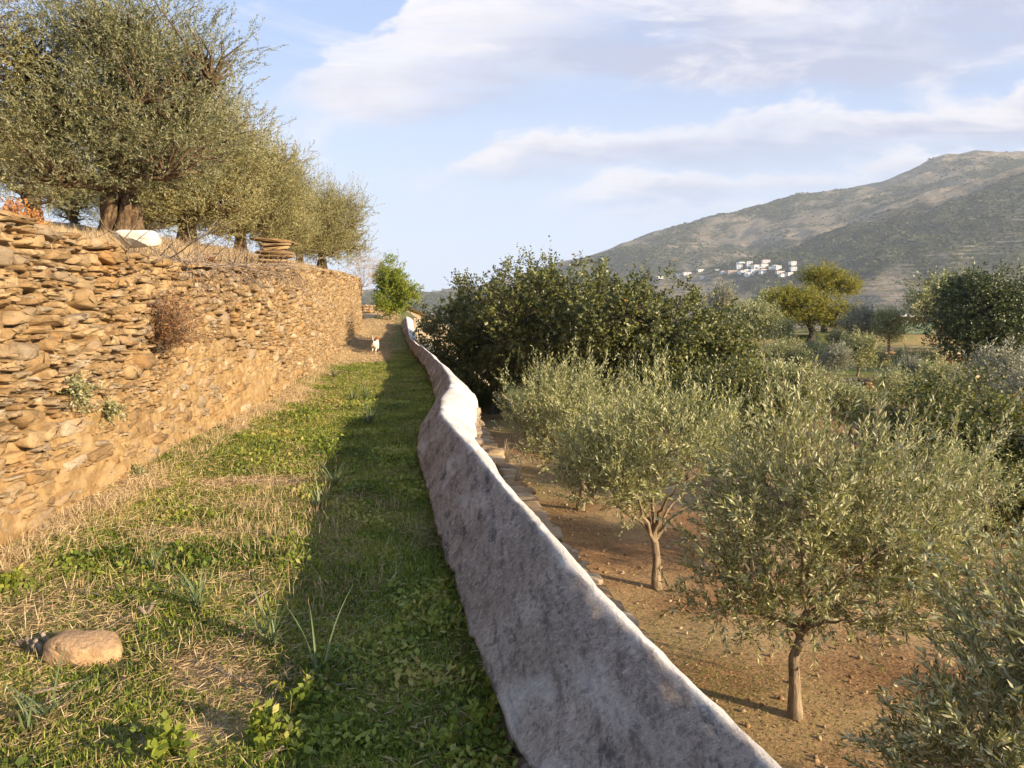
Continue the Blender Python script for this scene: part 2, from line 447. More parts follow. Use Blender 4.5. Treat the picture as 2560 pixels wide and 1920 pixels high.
def flat_mat(name, col, var=.1, scale=3.0, rough=.85):
    m, t = new_mat(name); co = obj_co(t)
    n = t.noise(co, scale, 5, .6)
    finish(t, t.mix(t.ss(n, .35, .65), tuple(x * (1 - var) for x in col), col), rough, n, .2, .02, .2)
    return m
M_WHITEWASH = flat_mat('whitewash', (.80, .79, .76), .08, .4)
M_PINKWALL = flat_mat('tan_render', (.55, .42, .33), .1, .4)
M_REDROOF = flat_mat('clay_tile', (.36, .15, .085), .3, 2)
M_GREYROOF = flat_mat('flat_roof', (.62, .60, .56), .12, .8)
M_WINDOW = flat_mat('dark_window', (.045, .055, .07), .2, 2, .3)
M_GREENDOOR = flat_mat('green_board', (.16, .22, .15), .15, 2)

def dog_mat():
    m, t = new_mat('dog_coat'); co = obj_co(t)
    s = t.n('ShaderNodeSeparateXYZ', Vector=co).outputs
    n = t.noise(co, 9, 3)
    c = t.mix(t.ss(n, .35, .6), (.66, .56, .42), (.78, .72, .60))
    head = t.ss(t.m('ADD', s[1], t.m('MULTIPLY', n, .06)), .245, .275)
    c = t.mix(head, c, (.33, .10, .035))
    c = t.mix(t.m('MULTIPLY', t.ss(t.noise(co, 5, 2), .6, .64), .9), c, (.36, .13, .05))
    finish(t, c, .9, t.noise(co, 90, 3), .4, .01, .1)
    return m
M_DOG = dog_mat()

# ------------------------------------------------------------------ terrain curves
Lw = [G(u, v, 0)[:2][::-1] for u, v in [(0, 565), (60, 528), (134, 487), (185, 453), (227, 428), (278, 403), (324, 366), (350, 346), (362, 336)]]
Lw = [(1.0, -3.25), (3.0, -3.3)] + Lw
WLx = lambda y: lerp_tab(Lw, y)
Lt = [(1.0, 2.4), (3.0, 2.4)] + [(AT(u, v, Y)[1], AT(u, v, Y)[2]) for u, v, Y in
      [(0, 213, 5.05), (60, 228, 5.9), (120, 247, 6.9), (175, 266, 8.6), (235, 270, 11.0), (296, 271, 16.0), (340, 273, 26.0), (366, 279, 36.0)]]
WLt = lambda y: lerp_tab(Lt, y)
WB = [(0.5, 0.62), (1.5, .36)] + [G(u, v, zz_)[:2][::-1] for u, v, zz_ in [(518, 759, .22), (481, 671, .2), (444, 555, .17), (426, 486, .13), (415, 449, .1), (422, 427, .1), (437, 403, .1), (426, 370, .1), (410, 349, .1), (403, 338, .1)]] + [(46, -6.6)]
WB_OLD = [0 for u, v in [(0, 0), (415, 449), (422, 427), (437, 403), (426, 370), (410, 349), (403, 338)]] + [(46, -6.6)]
WBx = lambda y: lerp_tab(WB, y)
def C_(u, v, z): g = G(u, v, z); return (g[1], g[0])
WC = [(0.4, 1.08), (1.0, .92), C_(775, 768, .55), C_(584, 583, .55), C_(503, 486, .55), C_(474, 451, .53), C_(454, 432, .5), C_(440, 411, .5), C_(441, 400, .5), C_(452, 382, .5), C_(443, 367, .46), C_(436, 359, .44), C_(426, 350, .42), C_(416, 344, .42), C_(409, 337, .42), (40, -5.3)]
WCx = lambda y: lerp_tab(WC, y)
WCz = lambda y: np.interp(y, [1, 5.5, 8, 12, 17, 36], [.55, .55, .5, .5, .43, .42])
WOw = lambda y: np.interp(y, [1, 5.5, 7.5, 9, 11.5, 14, 17, 26, 30, 40], [.085, .10, .24, .40, .38, .18, .12, .12, .30, .3])   # crest to outer edge
PATHZ = lambda y: np.interp(y, [0, 27, 34, 46, 60, 90, 140], [0, 0, .25, 1.05, 1.1, -1, -8])
LEDGE = [(1.0, 1.9), (4, 1.35)] + [G(u, v, -1.0)[:2][::-1] for u, v in [(590, 579), (545, 520), (512, 470), (489, 440)]] + [(22, -1.3), (30, -2.9)]
LEx = lambda y: lerp_tab(LEDGE, y)
ORZ = -2.2

# ------------------------------------------------------------------ path (ground strip between the walls)
def path_masks(x, y):
    wl = WLx(y); wb = WBx(y); t = (x - wl) / np.maximum(wb - wl, .3)
    xr = x * .82 + y * .57; yr = -x * .57 + y * .82; wq = fbm(xr * 1.1, yr * 1.1, 20, 3)
    n = fbm(xr * 1.7 + wq * 1.6, yr * 1.4 - wq * 1.2, 3.3, 5)
    n2 = fbm(x * .5, y * .45, 9.1, 3)
    g = .66 + n * 1.3 + n2 * .7
    g += .5 * np.exp(-((x + .55) / .5) ** 2 - ((y - 4.7) / .8) ** 2)
    g += smooth(y, 6.0, 9.5) * .45 * smooth(t, .1, .35)
    g -= smooth(t, .17, .02) * .6
    g += .35 * smooth(t, .5, .85)
    g -= .18 * smooth(y, 4.6, 3.6) * smooth(t, .62, .3)
    g -= .15 * np.exp(-((x + .35 + .15 * y * .5) / .22) ** 2) * smooth(y, 7.5, 5.5)
    g -= smooth(y, 19.5, 23) * 1.1 * smooth(t, .95, .6)
    g -= smooth(y, 34, 38) * .6
    band = np.exp(-((y - 6.0) / 1.1) ** 2) * smooth(t, .95, .5)
    g -= .18 * band
    g = np.maximum(g, (.40 + .5 * n) * smooth(t, .48, .62) * smooth(y, 22, 17))
    g = np.clip(g, 0, 1)
    d = np.clip(.62 + fbm(x * 1.7 + 9, y * 1.4, 1.2, 3) * .7 + smooth(t, .35, .05) * .35 + band * .6 + smooth(y, 19, 23) * .6 + .10 * smooth(y, 5, 4) * smooth(t, .7, .4) - .12 * smooth(t, .6, .8) * smooth(y, 12, 8), 0, 1)
    return g, d
def path_height(x, y):
    return PATHZ(y) + .05 * fbm(x * .9, y * .8, 0, 3) + .012 * fbm(x * 6, y * 6, 2, 2) * smooth(y, 16, 10) + .10 * smooth((x - WLx(y)), .55, 0)
ys = np.concatenate([np.arange(.3, 10, .06), np.arange(10, 26, .15), np.arange(26, 140, 1.0)])
tt = np.linspace(-.12, 1.05, 70)
Y, T = np.meshgrid(ys, tt, indexing='ij')
wl = WLx(Y) - smooth(Y, 36, 45) * 14; wr = WBx(Y) + .3 - smooth(Y, 40, 60) * 2
Xp = wl + (wr - wl) * T
g, d = path_masks(Xp, Y)
me = raw_mesh('path', np.stack([Xp, Y, path_height(Xp, Y)], -1).reshape(-1, 3), grid_faces(len(ys), len(tt))[:, ::-1], M_PATH,
              colors=np.stack([g.ravel(), d.ravel(), 0 * g.ravel()], 1))
tag(link('path', me), kind='structure')
# bank that falls from the end of the path to the orchard
ys = np.arange(28, 140, 1.0); tt = np.linspace(0, 1, 22)
Y, T = np.meshgrid(ys, tt, indexing='ij')
x0 = WBx(Y) + .25 - smooth(Y, 40, 60) * 2 + .0 * Y
Xb = x0 + T * 5.0
Zb = PATHZ(Y) - .03 + (ORZ - .3 - PATHZ(Y)) * smooth(T, 0, 1) + .12 * fbm(Xb * .6, Y * .6)
g = np.clip(.3 + fbm(Xb * .5, Y * .5), 0, 1)
me = raw_mesh('bank', np.stack([Xb, Y, Zb], -1).reshape(-1, 3), grid_faces(len(ys), len(tt))[:, ::-1], M_TERR,
              colors=np.stack([g.ravel(), (1 - g).ravel(), 0 * g.ravel()], 1))
tag(link('bank', me), kind='structure')

# upper terrace on the left
def terr_height(s, y):
    h = WLt(y) - .06 + .26 * np.minimum(s, 3.2) + .10 * np.clip(s - 3.2, 0, 30) + .10 * fbm(s * .8, y * .8, 5, 3) * smooth(s, 0, 1)
    h -= .12 * smooth(s, .5, 0)
    return h + (PATHZ(y) - .1 - h) * smooth(y, 37.5, 41)
ys = np.concatenate([np.arange(1, 20, .25), np.arange(20, 90, .5)])
ss_ = np.concatenate([np.arange(0, 4, .2), np.arange(4, 60, 2)])
Y, Sg = np.meshgrid(ys, ss_, indexing='ij')
Xt = WLx(np.minimum(Y, 38)) - .28 - Sg
g = np.clip(.15 + fbm(Xt * .6, Y * .6, 8) * .8, 0, 1)
me = raw_mesh('upper_terrace', np.stack([Xt, Y, terr_height(Sg, Y)], -1).reshape(-1, 3), grid_faces(len(ys), len(ss_)), M_TERR,
              colors=np.stack([g.ravel(), np.full(g.size, .85), 0 * g.ravel()], 1))
tag(link('upper_terrace', me), kind='structure')
def on_terrace(x, y): return float(terr_height(max(0, float(WLx(min(y, 38))) - .28 - x), y))

# lower ground: orchard, terraces, then the fall to the valley, out to the horizon
def low_height(x, y):
    z = ORZ + .06 * fbm(x * .5, y * .5, 1, 3) + .02 * fbm(x * 3, y * 3, 2, 2) * smooth(y, 20, 12)
    k = smooth(x, 4.5, 7.5)
    off = .8 * np.sin(x * .21) + .5 * np.sin(x * .53 + 1)
    for y0 in (34, 42, 52): z = z + .52 * smooth(y + off, y0 - .15, y0 + .15) * k
    r = np.hypot(x * .6, y)
    z = z - 68 * smooth(r, 68, 560) - 2.0 * smooth(r, 66, 78)
    return z
def orch_masks(x, y):
    n = fbm(x * .45, y * .45, 4, 4)
    g = .75 * smooth(y, 27, 33) * np.clip(.75 + n, 0, 1) + .55 * np.clip(.0 + n * 1.0 + smooth(y, 12, 17) * .55 * smooth(x, 2.5, .5) + .35 * smooth(y, 9.5, 6) * smooth(x, 2.8, 1.4), 0, 1)
    d = np.clip(.45 + fbm(x, y, 11, 3) + .4 * smooth(y, 27, 33), 0, 1)
    return np.clip(g, 0, 1), d
ys = np.concatenate([np.arange(-6, 24, .14), np.geomspace(24, 760, 260)])
tx = np.linspace(-1, 1, 260)
Y, T = np.meshgrid(ys, tx, indexing='ij')
Xl = T * (14 + np.maximum(Y, 0) * 1.15) + 4
g, d = orch_masks(Xl, Y)
me = raw_mesh('ground', np.stack([Xl, Y, low_height(Xl, Y)], -1).reshape(-1, 3), grid_faces(len(ys), len(tx))[:, ::-1], M_ORCH,
              colors=np.stack([g.ravel(), d.ravel(), 0 * g.ravel()], 1))
tag(link('ground', me), kind='structure')
def on_low(x, y): return float(low_height(np.array(float(x)), np.array(float(y))))

# ledge strip below the plastered wall
ys = np.arange(.5, 30, .2); tt = np.linspace(0, 1, 12)
Y, T = np.meshgrid(ys, tt, indexing='ij')
xo = WCx(Y) + .05; xe = LEx(Y)
Xe = xo + (xe - xo) * T; Ze = -1.0 + .05 * fbm(Xe * 2, Y * 2) - .35 * smooth(Y, 17, 28)
g = np.clip(.55 + fbm(Xe * 1.5, Y * 1.2, 6), 0, 1)
me = raw_mesh('ledge', np.stack([Xe, Y, Ze], -1).reshape(-1, 3), grid_faces(len(ys), len(tt))[:, ::-1], M_ORCH,
              colors=np.stack([g.ravel(), 1 - g.ravel(), 0 * g.ravel()], 1))
tag(link('ledge', me), kind='structure')

# ------------------------------------------------------------------ dry stone
def stone_proto(nu, nv, e=.45):
    la = np.linspace(-np.pi / 2, np.pi / 2, nv); lo = np.linspace(0, 2 * np.pi, nu, endpoint=False)
    A, O = np.meshgrid(la, lo, indexing='ij')
    f = lambda w: np.sign(w) * np.abs(w) ** e
    # pole axis across the wall (local y) so that the seen face has no pinched poles on its rim
    P = np.stack([f(np.cos(A)) * f(np.cos(O)), f(np.sin(A)), f(np.cos(A)) * f(np.sin(O))], -1).reshape(-1, 3)
    i = np.arange(nv - 1)[:, None] * nu; j = np.arange(nu)[None]
    F = np.stack([i + j, i + (j + 1) % nu, i + nu + (j + 1) % nu, i + nu + j], -1).reshape(-1, 4)
    return P, F
def build_stones(bag, C, size, frame, proto, r, facets=6, rough=.10, roll=.06, varb=None):
    """C (n,3) centres, size (n,3) half sizes along tangent, outward, up; frame: tangent (n,3), outward (n,3)"""
    P, F = proto; n = len(C)
    V = np.broadcast_to(P, (n, *P.shape)).copy()
    for k in range(facets):
        nn = unit(r.normal(size=(n, 1, 3)) * np.array([1.0, .55, .9])); d0 = r.uniform(.72, 1.12, (n, 1, 1))
        dd = (V * nn).sum(-1, keepdims=True) - d0
        V -= np.maximum(dd, 0) * nn
    # wedge and sag
    wd = r.uniform(-.32, .32, (n, 1)); V[..., 2] *= 1 + wd * V[..., 0]
    V += rough * r.normal(size=V.shape) * np.array([.6, 1., .6]) * .5
    V *= size[:, None, :]
    V[..., 1] += (r.normal(0, .22, (n, 1)) * V[..., 0] + r.normal(0, .25, (n, 1)) * V[..., 2]) * size[:, 1:2] / np.maximum(size[:, 0:1], .02) * .35
    a = r.normal(0, roll, (n, 1)); ca, sa = np.cos(a), np.sin(a)
    x, z = V[..., 0] * ca - V[..., 2] * sa, V[..., 0] * sa + V[..., 2] * ca
    Tn, On = frame; up = np.array([0, 0, 1.])
    W = C[:, None] + x[..., None] * Tn[:, None] + V[..., 1:2] * On[:, None] + z[..., None] * up
    m = len(P)
    FF = (F[None] + (np.arange(n) * m)[:, None, None]).reshape(-1, 4)
    var = r.random(n) if varb is None else varb
    bag.add(W.reshape(-1, 3), FF, np.repeat(var, len(F)))

def stone_face(bag, xf, y0, y1, z0f, z1f, side, r, hmean=.085, aspect=(1.6, 4.2), res=(10, 6), depth=.13, protr=.03, lean=.06, bigs=0, recess=None, skip=None, e=.45):
    """fill a wall face x=xf(y); side=+1: stones look towards +x. z0f/z1f give bottom and top"""
    proto = stone_proto(*res, e)
    C = []; Sz = []; Tn = []; On = []
    yy = np.linspace(y0, y1, 400); xx = xf(yy); s = np.concatenate([[0], np.cumsum(np.hypot(np.diff(xx), np.diff(yy)))])
    Ls = s[-1]
    big = []
    for k in range(bigs):
        q = r.uniform(0, Ls); yq = np.interp(q, s, yy); big.append((q, r.uniform(z0f(yq) + .15, z1f(yq) - .2), r.uniform(.12, .22), r.uniform(.06, .11)))
    def put(q, z, hw, hh):
        yq = np.interp(q, s, yy); e = .05
        ta = np.array([xf(yq + e) - xf(yq - e), 2 * e, 0.]); ta /= np.linalg.norm(ta)
        out = np.array([ta[1], -ta[0], 0.]) * side
        rec = recess(yq, z) if recess else 0
        off = r.normal(0, protr) - lean * z - rec
        C.append(np.array([xf(yq), yq, z]) + out * (off - depth * .55)); Sz.append((hw, depth * r.uniform(.75, 1.15), hh)); Tn.append(ta); On.append(out)
    for b in big: put(b[0], b[1], b[2], b[3])
    z = -.1; row = 0
    zmax = float(np.max(z1f(yy))); zz = float(np.min(z0f(yy)))
    z = zz
    while z < zmax:
        h = hmean * r.choice([.5, .7, 1., 1.3, 1.8]); q = r.uniform(-.3, 0)
        while q < Ls:
            w = h * r.uniform(*aspect) ; w = min(max(w, .07), .55)
            qc = q + w / 2; q += w + .006
            if qc < 0 or qc > Ls: continue
            yq = np.interp(qc, s, yy)
            wav = .10 * math.sin(qc * .9 + 1.3) + .06 * math.sin(qc * 2.3 + z * 3) + .02 * r.normal()
            zc = z + h / 2 + wav
            if zc < z0f(yq) - .05 or zc > z1f(yq): continue
            if skip and skip(yq, zc): continue
            if any(abs(qc - b[0]) < b[2] + w * .30 and abs(zc - b[1]) < b[3] + h * .2 for b in big): continue
            put(qc, zc, w / 2 * 1.03, h / 2 * r.uniform(.85, 1.2))
        z += h * .97; row += 1
    if not C: return
    build_stones(bag, np.array(C), np.array(Sz), (np.array(Tn), np.array(On)), proto, r)

r = np.random.default_rng(11)
mudz = lambda y: .95 + .35 * np.sin(y * .8) + .2 * np.sin(y * 2.1)
def recess_left(y, z):                         # lower parts are choked with earth
    m = float(smooth(z, mudz(y) + .25, mudz(y) - .25)) * float(smooth(y, 22, 14))
    return m * (.028 + .045 * float(fbm(y * 1.2, z * 1.6, 3, 2)))
bag = Bag()
stone_face(bag, WLx, 4.0, 9.0, lambda y: y * 0 - .02, WLt, 1, r, .053, (1.4, 5.0), (14, 9), .11, .010, .03, 34, recess_left, e=.30)
stone_face(bag, WLx, 9.0, 15.0, lambda y: y * 0 - .02, WLt, 1, r, .055, (1.3, 4.4), (12, 7), .11, .009, .03, 40, recess_left, e=.30)
stone_face(bag, WLx, 15.0, 38.0, lambda y: y * 0 - .02, WLt, 1, r, .085, (1.2, 3.4), (8, 5), .14, .022, .03, 60, recess_left)
# capping slabs
yc = 4.0; C = []; Sz = []; Tn = []; On = []
while yc < 38:
    w = r.uniform(.18, .42); e = .05
    ta = np.array([WLx(yc + e) - WLx(yc - e), 2 * e, 0.]); ta /= np.linalg.norm(ta); out = np.array([ta[1], -ta[0], 0.])
    for k in range(2):
        C.append(np.array([WLx(yc), yc + r.uniform(-.1, .1), WLt(yc) + .0 + .05 * r.random()]) - out * (.13 + .26 * k + r.uniform(0, .08)))
        Sz.append((w / 2 * 1.2, .17, r.uniform(.025, .06))); Tn.append(ta); On.append(out)
    yc += w
build_stones(bag, np.array(C), np.array(Sz), (np.array(Tn), np.array(On)), stone_proto(12, 7), r, roll=.09)
root = tag(empty('dry_stone_wall', (float(WLx(5)), 5, 0)), 'tall ochre dry stone wall along the grassy path, patched with earth mortar', 'stone wall')
def sub(name, me, root):
    o = link(name, me, root); o.location = -root.location; return o
sub('stonework', bag.mesh('stonework', M_STONE), root)
# earth core the stones sit in
ys = np.arange(3.9, 38.4, .06); zs = np.linspace(-.15, 1, 120)
Y, T = np.meshgrid(ys, zs, indexing='ij')
Z = T * (WLt(Y) + .02)
m_ = smooth(Z, mudz(Y) + .3, mudz(Y) - .2) * smooth(Y, 24, 15)
rec = -.052 - .03 * Z + m_ * (.054 + .04 * fbm(Y * 2.2, Z * 5, 4, 3)) + .03 * fbm(Y * 7, Z * 24, 1, 4)
Xm = WLx(Y) + rec
Xm[:, -1] -= .25
V = np.stack([Xm, Y, Z], -1).reshape(-1, 3)
sub('earth_core', raw_mesh('earth_core', V, grid_faces(len(ys), len(zs)), M_MUD), root)

# end wall under the bright green tree, far end of the path
root = tag(empty('low_stone_wall', (-7, 44, 1)), 'low sunlit dry stone wall closing the far end of the path', 'stone wall')
bag = Bag()
P0 = AT(360, 320, 43); P1 = AT(402, 316, 46)
n = 26
for k in range(6):
    C = []; Sz = []; Tn = []; On = []
    for i in range(n):
        t = (i + r.uniform(-.3, .3)) / n
        C.append((P0[0] + (P1[0] - P0[0]) * t, P0[1] + (P1[1] - P0[1]) * t, .62 + k * .15 + r.uniform(-.03, .03)))
        Sz.append((r.uniform(.07, .13), .2, r.uniform(.05, .08)))
        Tn.append((.8, .6, 0)); On.append((.6, -.8, 0))
    build_stones(bag, np.array(C), np.array(Sz), (np.array(Tn), np.array(On)), stone_proto(8, 5), r)
sub('stonework', bag.mesh('stonework', M_STONE_FAR), root)

# ------------------------------------------------------------------ plastered wall
ys = np.concatenate([np.arange(.5, 12, .035), np.arange(12, 38, .1)])
prof = np.linspace(0, 1, 64)
Y, T = np.meshgrid(ys, prof, indexing='ij')
xb = WBx(Y); xc = WCx(Y); zc = WCz(Y); ow = WOw(Y); zb = .12 + .10 * smooth(Y, 6, 3) + .09 * fbm(Y * 2.2, 0 * Y, 7, 3) + .05 * fbm(Y * 9, 0 * Y, 2, 2)
# smooth the plan lines
def smooth_along(A, k):
    ker = np.ones(k) / k
    pad = np.pad(A, ((k // 2, k - 1 - k // 2), (0, 0)), mode='edge')
    return np.stack([np.convolve(pad[:, j], ker, 'valid') for j in range(A.shape[1])], 1)
xb = smooth_along(xb, 15); xc = smooth_along(xc, 15)
gz = PATHZ(Y)
X_ = np.zeros_like(T); Z_ = np.zeros_like(T)
seg = lambda a, b: np.clip((T - a) / (b - a), 0, 1)
# underside lip -> slope -> rounded crest -> outer slope -> outer face
u0 = seg(0, .06); u1 = seg(.06, .62); u2 = seg(.62, .86); u3 = seg(.86, 1)
X_ = xb + .12 * (1 - u0) + (xc - xb) * (u1 ** .97)
Z_ = zb - .02 * (1 - u0) + (zc - zb) * (1.30 * u1 - .30 * u1 ** 2.6)
X_ = X_ + ow * u2
Z_ = Z_ - (.10 + .28 * ow) * (u2 ** 1.7) * (.35 + ow * 1.9)
X_ = X_ + .02 * u3
Z_ = Z_ - .22 * u3
amp = .010 + .010 * smooth(T, .35, .1)
nz = fbm(X_ * 3.2, Y * 2.2, Z_ * 3.2, 5)
nf = fbm(X_ * 14, Y * 14, Z_ * 14, 3)
Z_ = Z_ + gz + (.022 * nz) * (1 - .6 * smooth(T, .5, .62)) + .012 * nf + .010 * np.sin(Y * 2.1)
X_ = X_ + .02 * fbm(Y * 1.3, T * 2, 5, 3) + (.02 * fbm(Y * 14, T * 3, 9, 3)) * smooth(T, .2, 0)
sunlit_pale = np.clip(smooth(T + .05 * fbm(Y * 5, T * 4, 2, 3), .575, .66) * (.8 + .5 * fbm(Y * 3, T * 6, 8, 3)), 0, 1) + .25 * smooth(fbm(X_ * 4, Y * 2, Z_ * 4 + 3, 4), .1, .35) * smooth(T, .5, .3)  # pale crest stands in for sunlight; weaker pale patches lower down
root = tag(empty('plastered_wall', (float(WCx(3)), 3, 0)), 'low winding wall of weathered grey-white lime plaster with sunlit rounded crest', 'plastered wall')
sub('plaster_cap', raw_mesh('plaster_cap', np.stack([X_, Y, Z_], -1).reshape(-1, 3), grid_faces(len(ys), len(prof))[:, ::-1], M_PLASTER,
     colors=np.stack([np.clip(sunlit_pale, 0, 1).ravel()] * 3, 1)), root)
bag = Bag()
stone_face(bag, lambda y: WBx(y) + .115, 1.2, 10.0, lambda y: y * 0 - .06, lambda y: .10 + .07 * smooth(y, 6, 3), -1, r, .07, (1.1, 2.6), (10, 6), .08, .022, 0)
stone_face(bag, lambda y: WBx(y) + .12, 10.0, 36.0, lambda y: y * 0 - .06, lambda y: y * 0 + .15, -1, r, .11, (1.1, 2.4), (8, 5), .07, .015, 0)
stone_face(bag, lambda y: WCx(y) + WOw(y) - .0, 1.0, 30.0, lambda y: y * 0 - 1.05, lambda y: y * 0 + WCz(y) - .2 - WOw(y) * .25, 1, r, .10, (1.2, 3), (8, 5), .10, .02, -.03)
sub('rubble_base', bag.mesh('rubble_base', M_STONE_GREY), root)
# inner body so that no light leaks
ys = np.arange(.5, 38, .25); 
Vb = []
for y in ys:
    a = float(WBx(y)) + .12; b = float(WCx(y)) + float(WOw(y)) - .07; z1 = float(WCz(y)) - .17 + float(PATHZ(y)); zl = float(zb[0, 0]) * 0 + .10 + float(PATHZ(y))
    Vb += [(a, y, -1.1), (a, y, zl), (b - .05, y, z1 - .1), (b, y, -1.1)]
sub('rubble_core', raw_mesh('rubble_core', np.array(Vb), grid_faces(len(ys), 4)[:, ::-1], M_STONE_GREY, np.full((len(ys) - 1) * 3, .2)), root)

# retaining edge of the ledge
bag = Bag()
stone_face(bag, LEx, 3.0, 26.0, lambda y: y * 0 - 2.3, lambda y: y * 0 - .98 - .35 * smooth(y, 17, 28), 1, r, .12, (1.2, 3.0), (8, 5), .16, .03, .0)
C = []; Sz = []; Tn = []; On = []; yc = 3.0
while yc < 26:
    w = r.uniform(.2, .5)
    C.append((float(LEx(yc)) - .12 + r.uniform(-.04, .04), yc, -.96 - .35 * float(smooth(yc, 17, 28)))); Sz.append((w / 2 * 1.1, .16, .05)); Tn.append((-.15, .99, 0)); On.append((.99, .15, 0)); yc += w
build_stones(bag, np.array(C), np.array(Sz), (np.array(Tn), np.array(On)), stone_proto(10, 6), r)
root = tag(empty('retaining_wall', (float(LEx(8)), 8, ORZ)), 'rough grey stone ledge between the plastered wall and the olive orchard', 'retaining wall')
sub('stonework', bag.mesh('stonework', M_STONE_FAR), root)

# terrace walls among the far olives
TW = [('sunlit ochre terrace wall behind the pale shrubby olives', 34, 8.5, 16.0), ('sunlit terrace wall behind the lollipop shaped olive tree', 34, 16.4, 24),
      ('broken terrace wall beneath the yellow green tree', 42, 9.5, 17.5), ('ochre terrace wall between two round olives on the upper field', 42, 18.0, 25.0),
      ('long pale terrace wall at the foot of the round dark oak', 34, 24.5, 33)]
for lab, y0, xa, xb_ in TW:
    bag = Bag(); C = []; Sz = []; Tn = []; On = []
    for k in range(4):
        x = xa
        while x < xb_:
            w = r.uniform(.2, .5); yy_ = y0 - (.8 * math.sin(x * .21) + .5 * math.sin(x * .53 + 1))
            C.append((x, yy_ - .22, on_low(x, yy_ - .8) + .08 + k * .16)); Sz.append((w / 2, .16, .085)); Tn.append((1, 0, 0)); On.append((0, -1, 0)); x += w
    build_stones(bag, np.array(C), np.array(Sz), (np.array(Tn), np.array(On)), stone_proto(8, 5), r)
    root = tag(empty('terrace_wall', (xa, y0, ORZ)), lab, 'stone wall', 'terrace walls among the far olives')
    sub('stonework', bag.mesh('stonework', M_STONE_FAR), root)

# ------------------------------------------------------------------ leaves and trees
def leaves(P, D, Wd, L, w, var, fold=0.0):
    """diamond leaves; P base (n,3), D unit dir, Wd unit width dir"""
    n = len(P); L = np.broadcast_to(L, (n,))[:, None]; w = np.broadcast_to(w, (n,))[:, None]
    mid = P + D * L * .5
    V = np.stack([P, mid + Wd * w * .5, P + D * L, mid - Wd * w * .5], 1)
    if fold:
        nn = np.cross(D, Wd); V[:, 2] -= nn * L * fold
    F = np.arange(n * 4).reshape(n, 4)
    return V.reshape(-1, 3), F, var
def perp(D, r):
    a = unit(np.cross(D, r.normal(size=D.shape))); return a
def shoots_to_leaves(P0, D, L, k, leaf_l, leaf_w, r, spread=.75, droop=0.0, base=.0, cvar=None):
    n = len(P0)
    t = np.linspace(base, 1, k)[None, :] + r.uniform(-.5, .5, (n, k)) / k
    pos = P0[:, None] + D[:, None] * (L[:, None] * t)[..., None]
    pos[..., 2] -= droop * (t ** 2) * L[:, None]
    DD = np.broadcast_to(D[:, None], pos.shape).reshape(-1, 3)
    q = perp(DD, r)
    ld = unit(DD * (1 - spread * .5) + q * spread + r.normal(size=DD.shape) * .15)
    wd = perp(ld, r)
    sz = r.uniform(.7, 1.25, len(ld)) 
    cv = r.random(n)[:, None] if cvar is None else cvar[:, None]
    var = np.clip(.55 * cv + .45 * r.random((n, k)) , 0, 1).ravel()
    return leaves(pos.reshape(-1, 3), ld, wd, leaf_l * sz, leaf_w * sz, var)

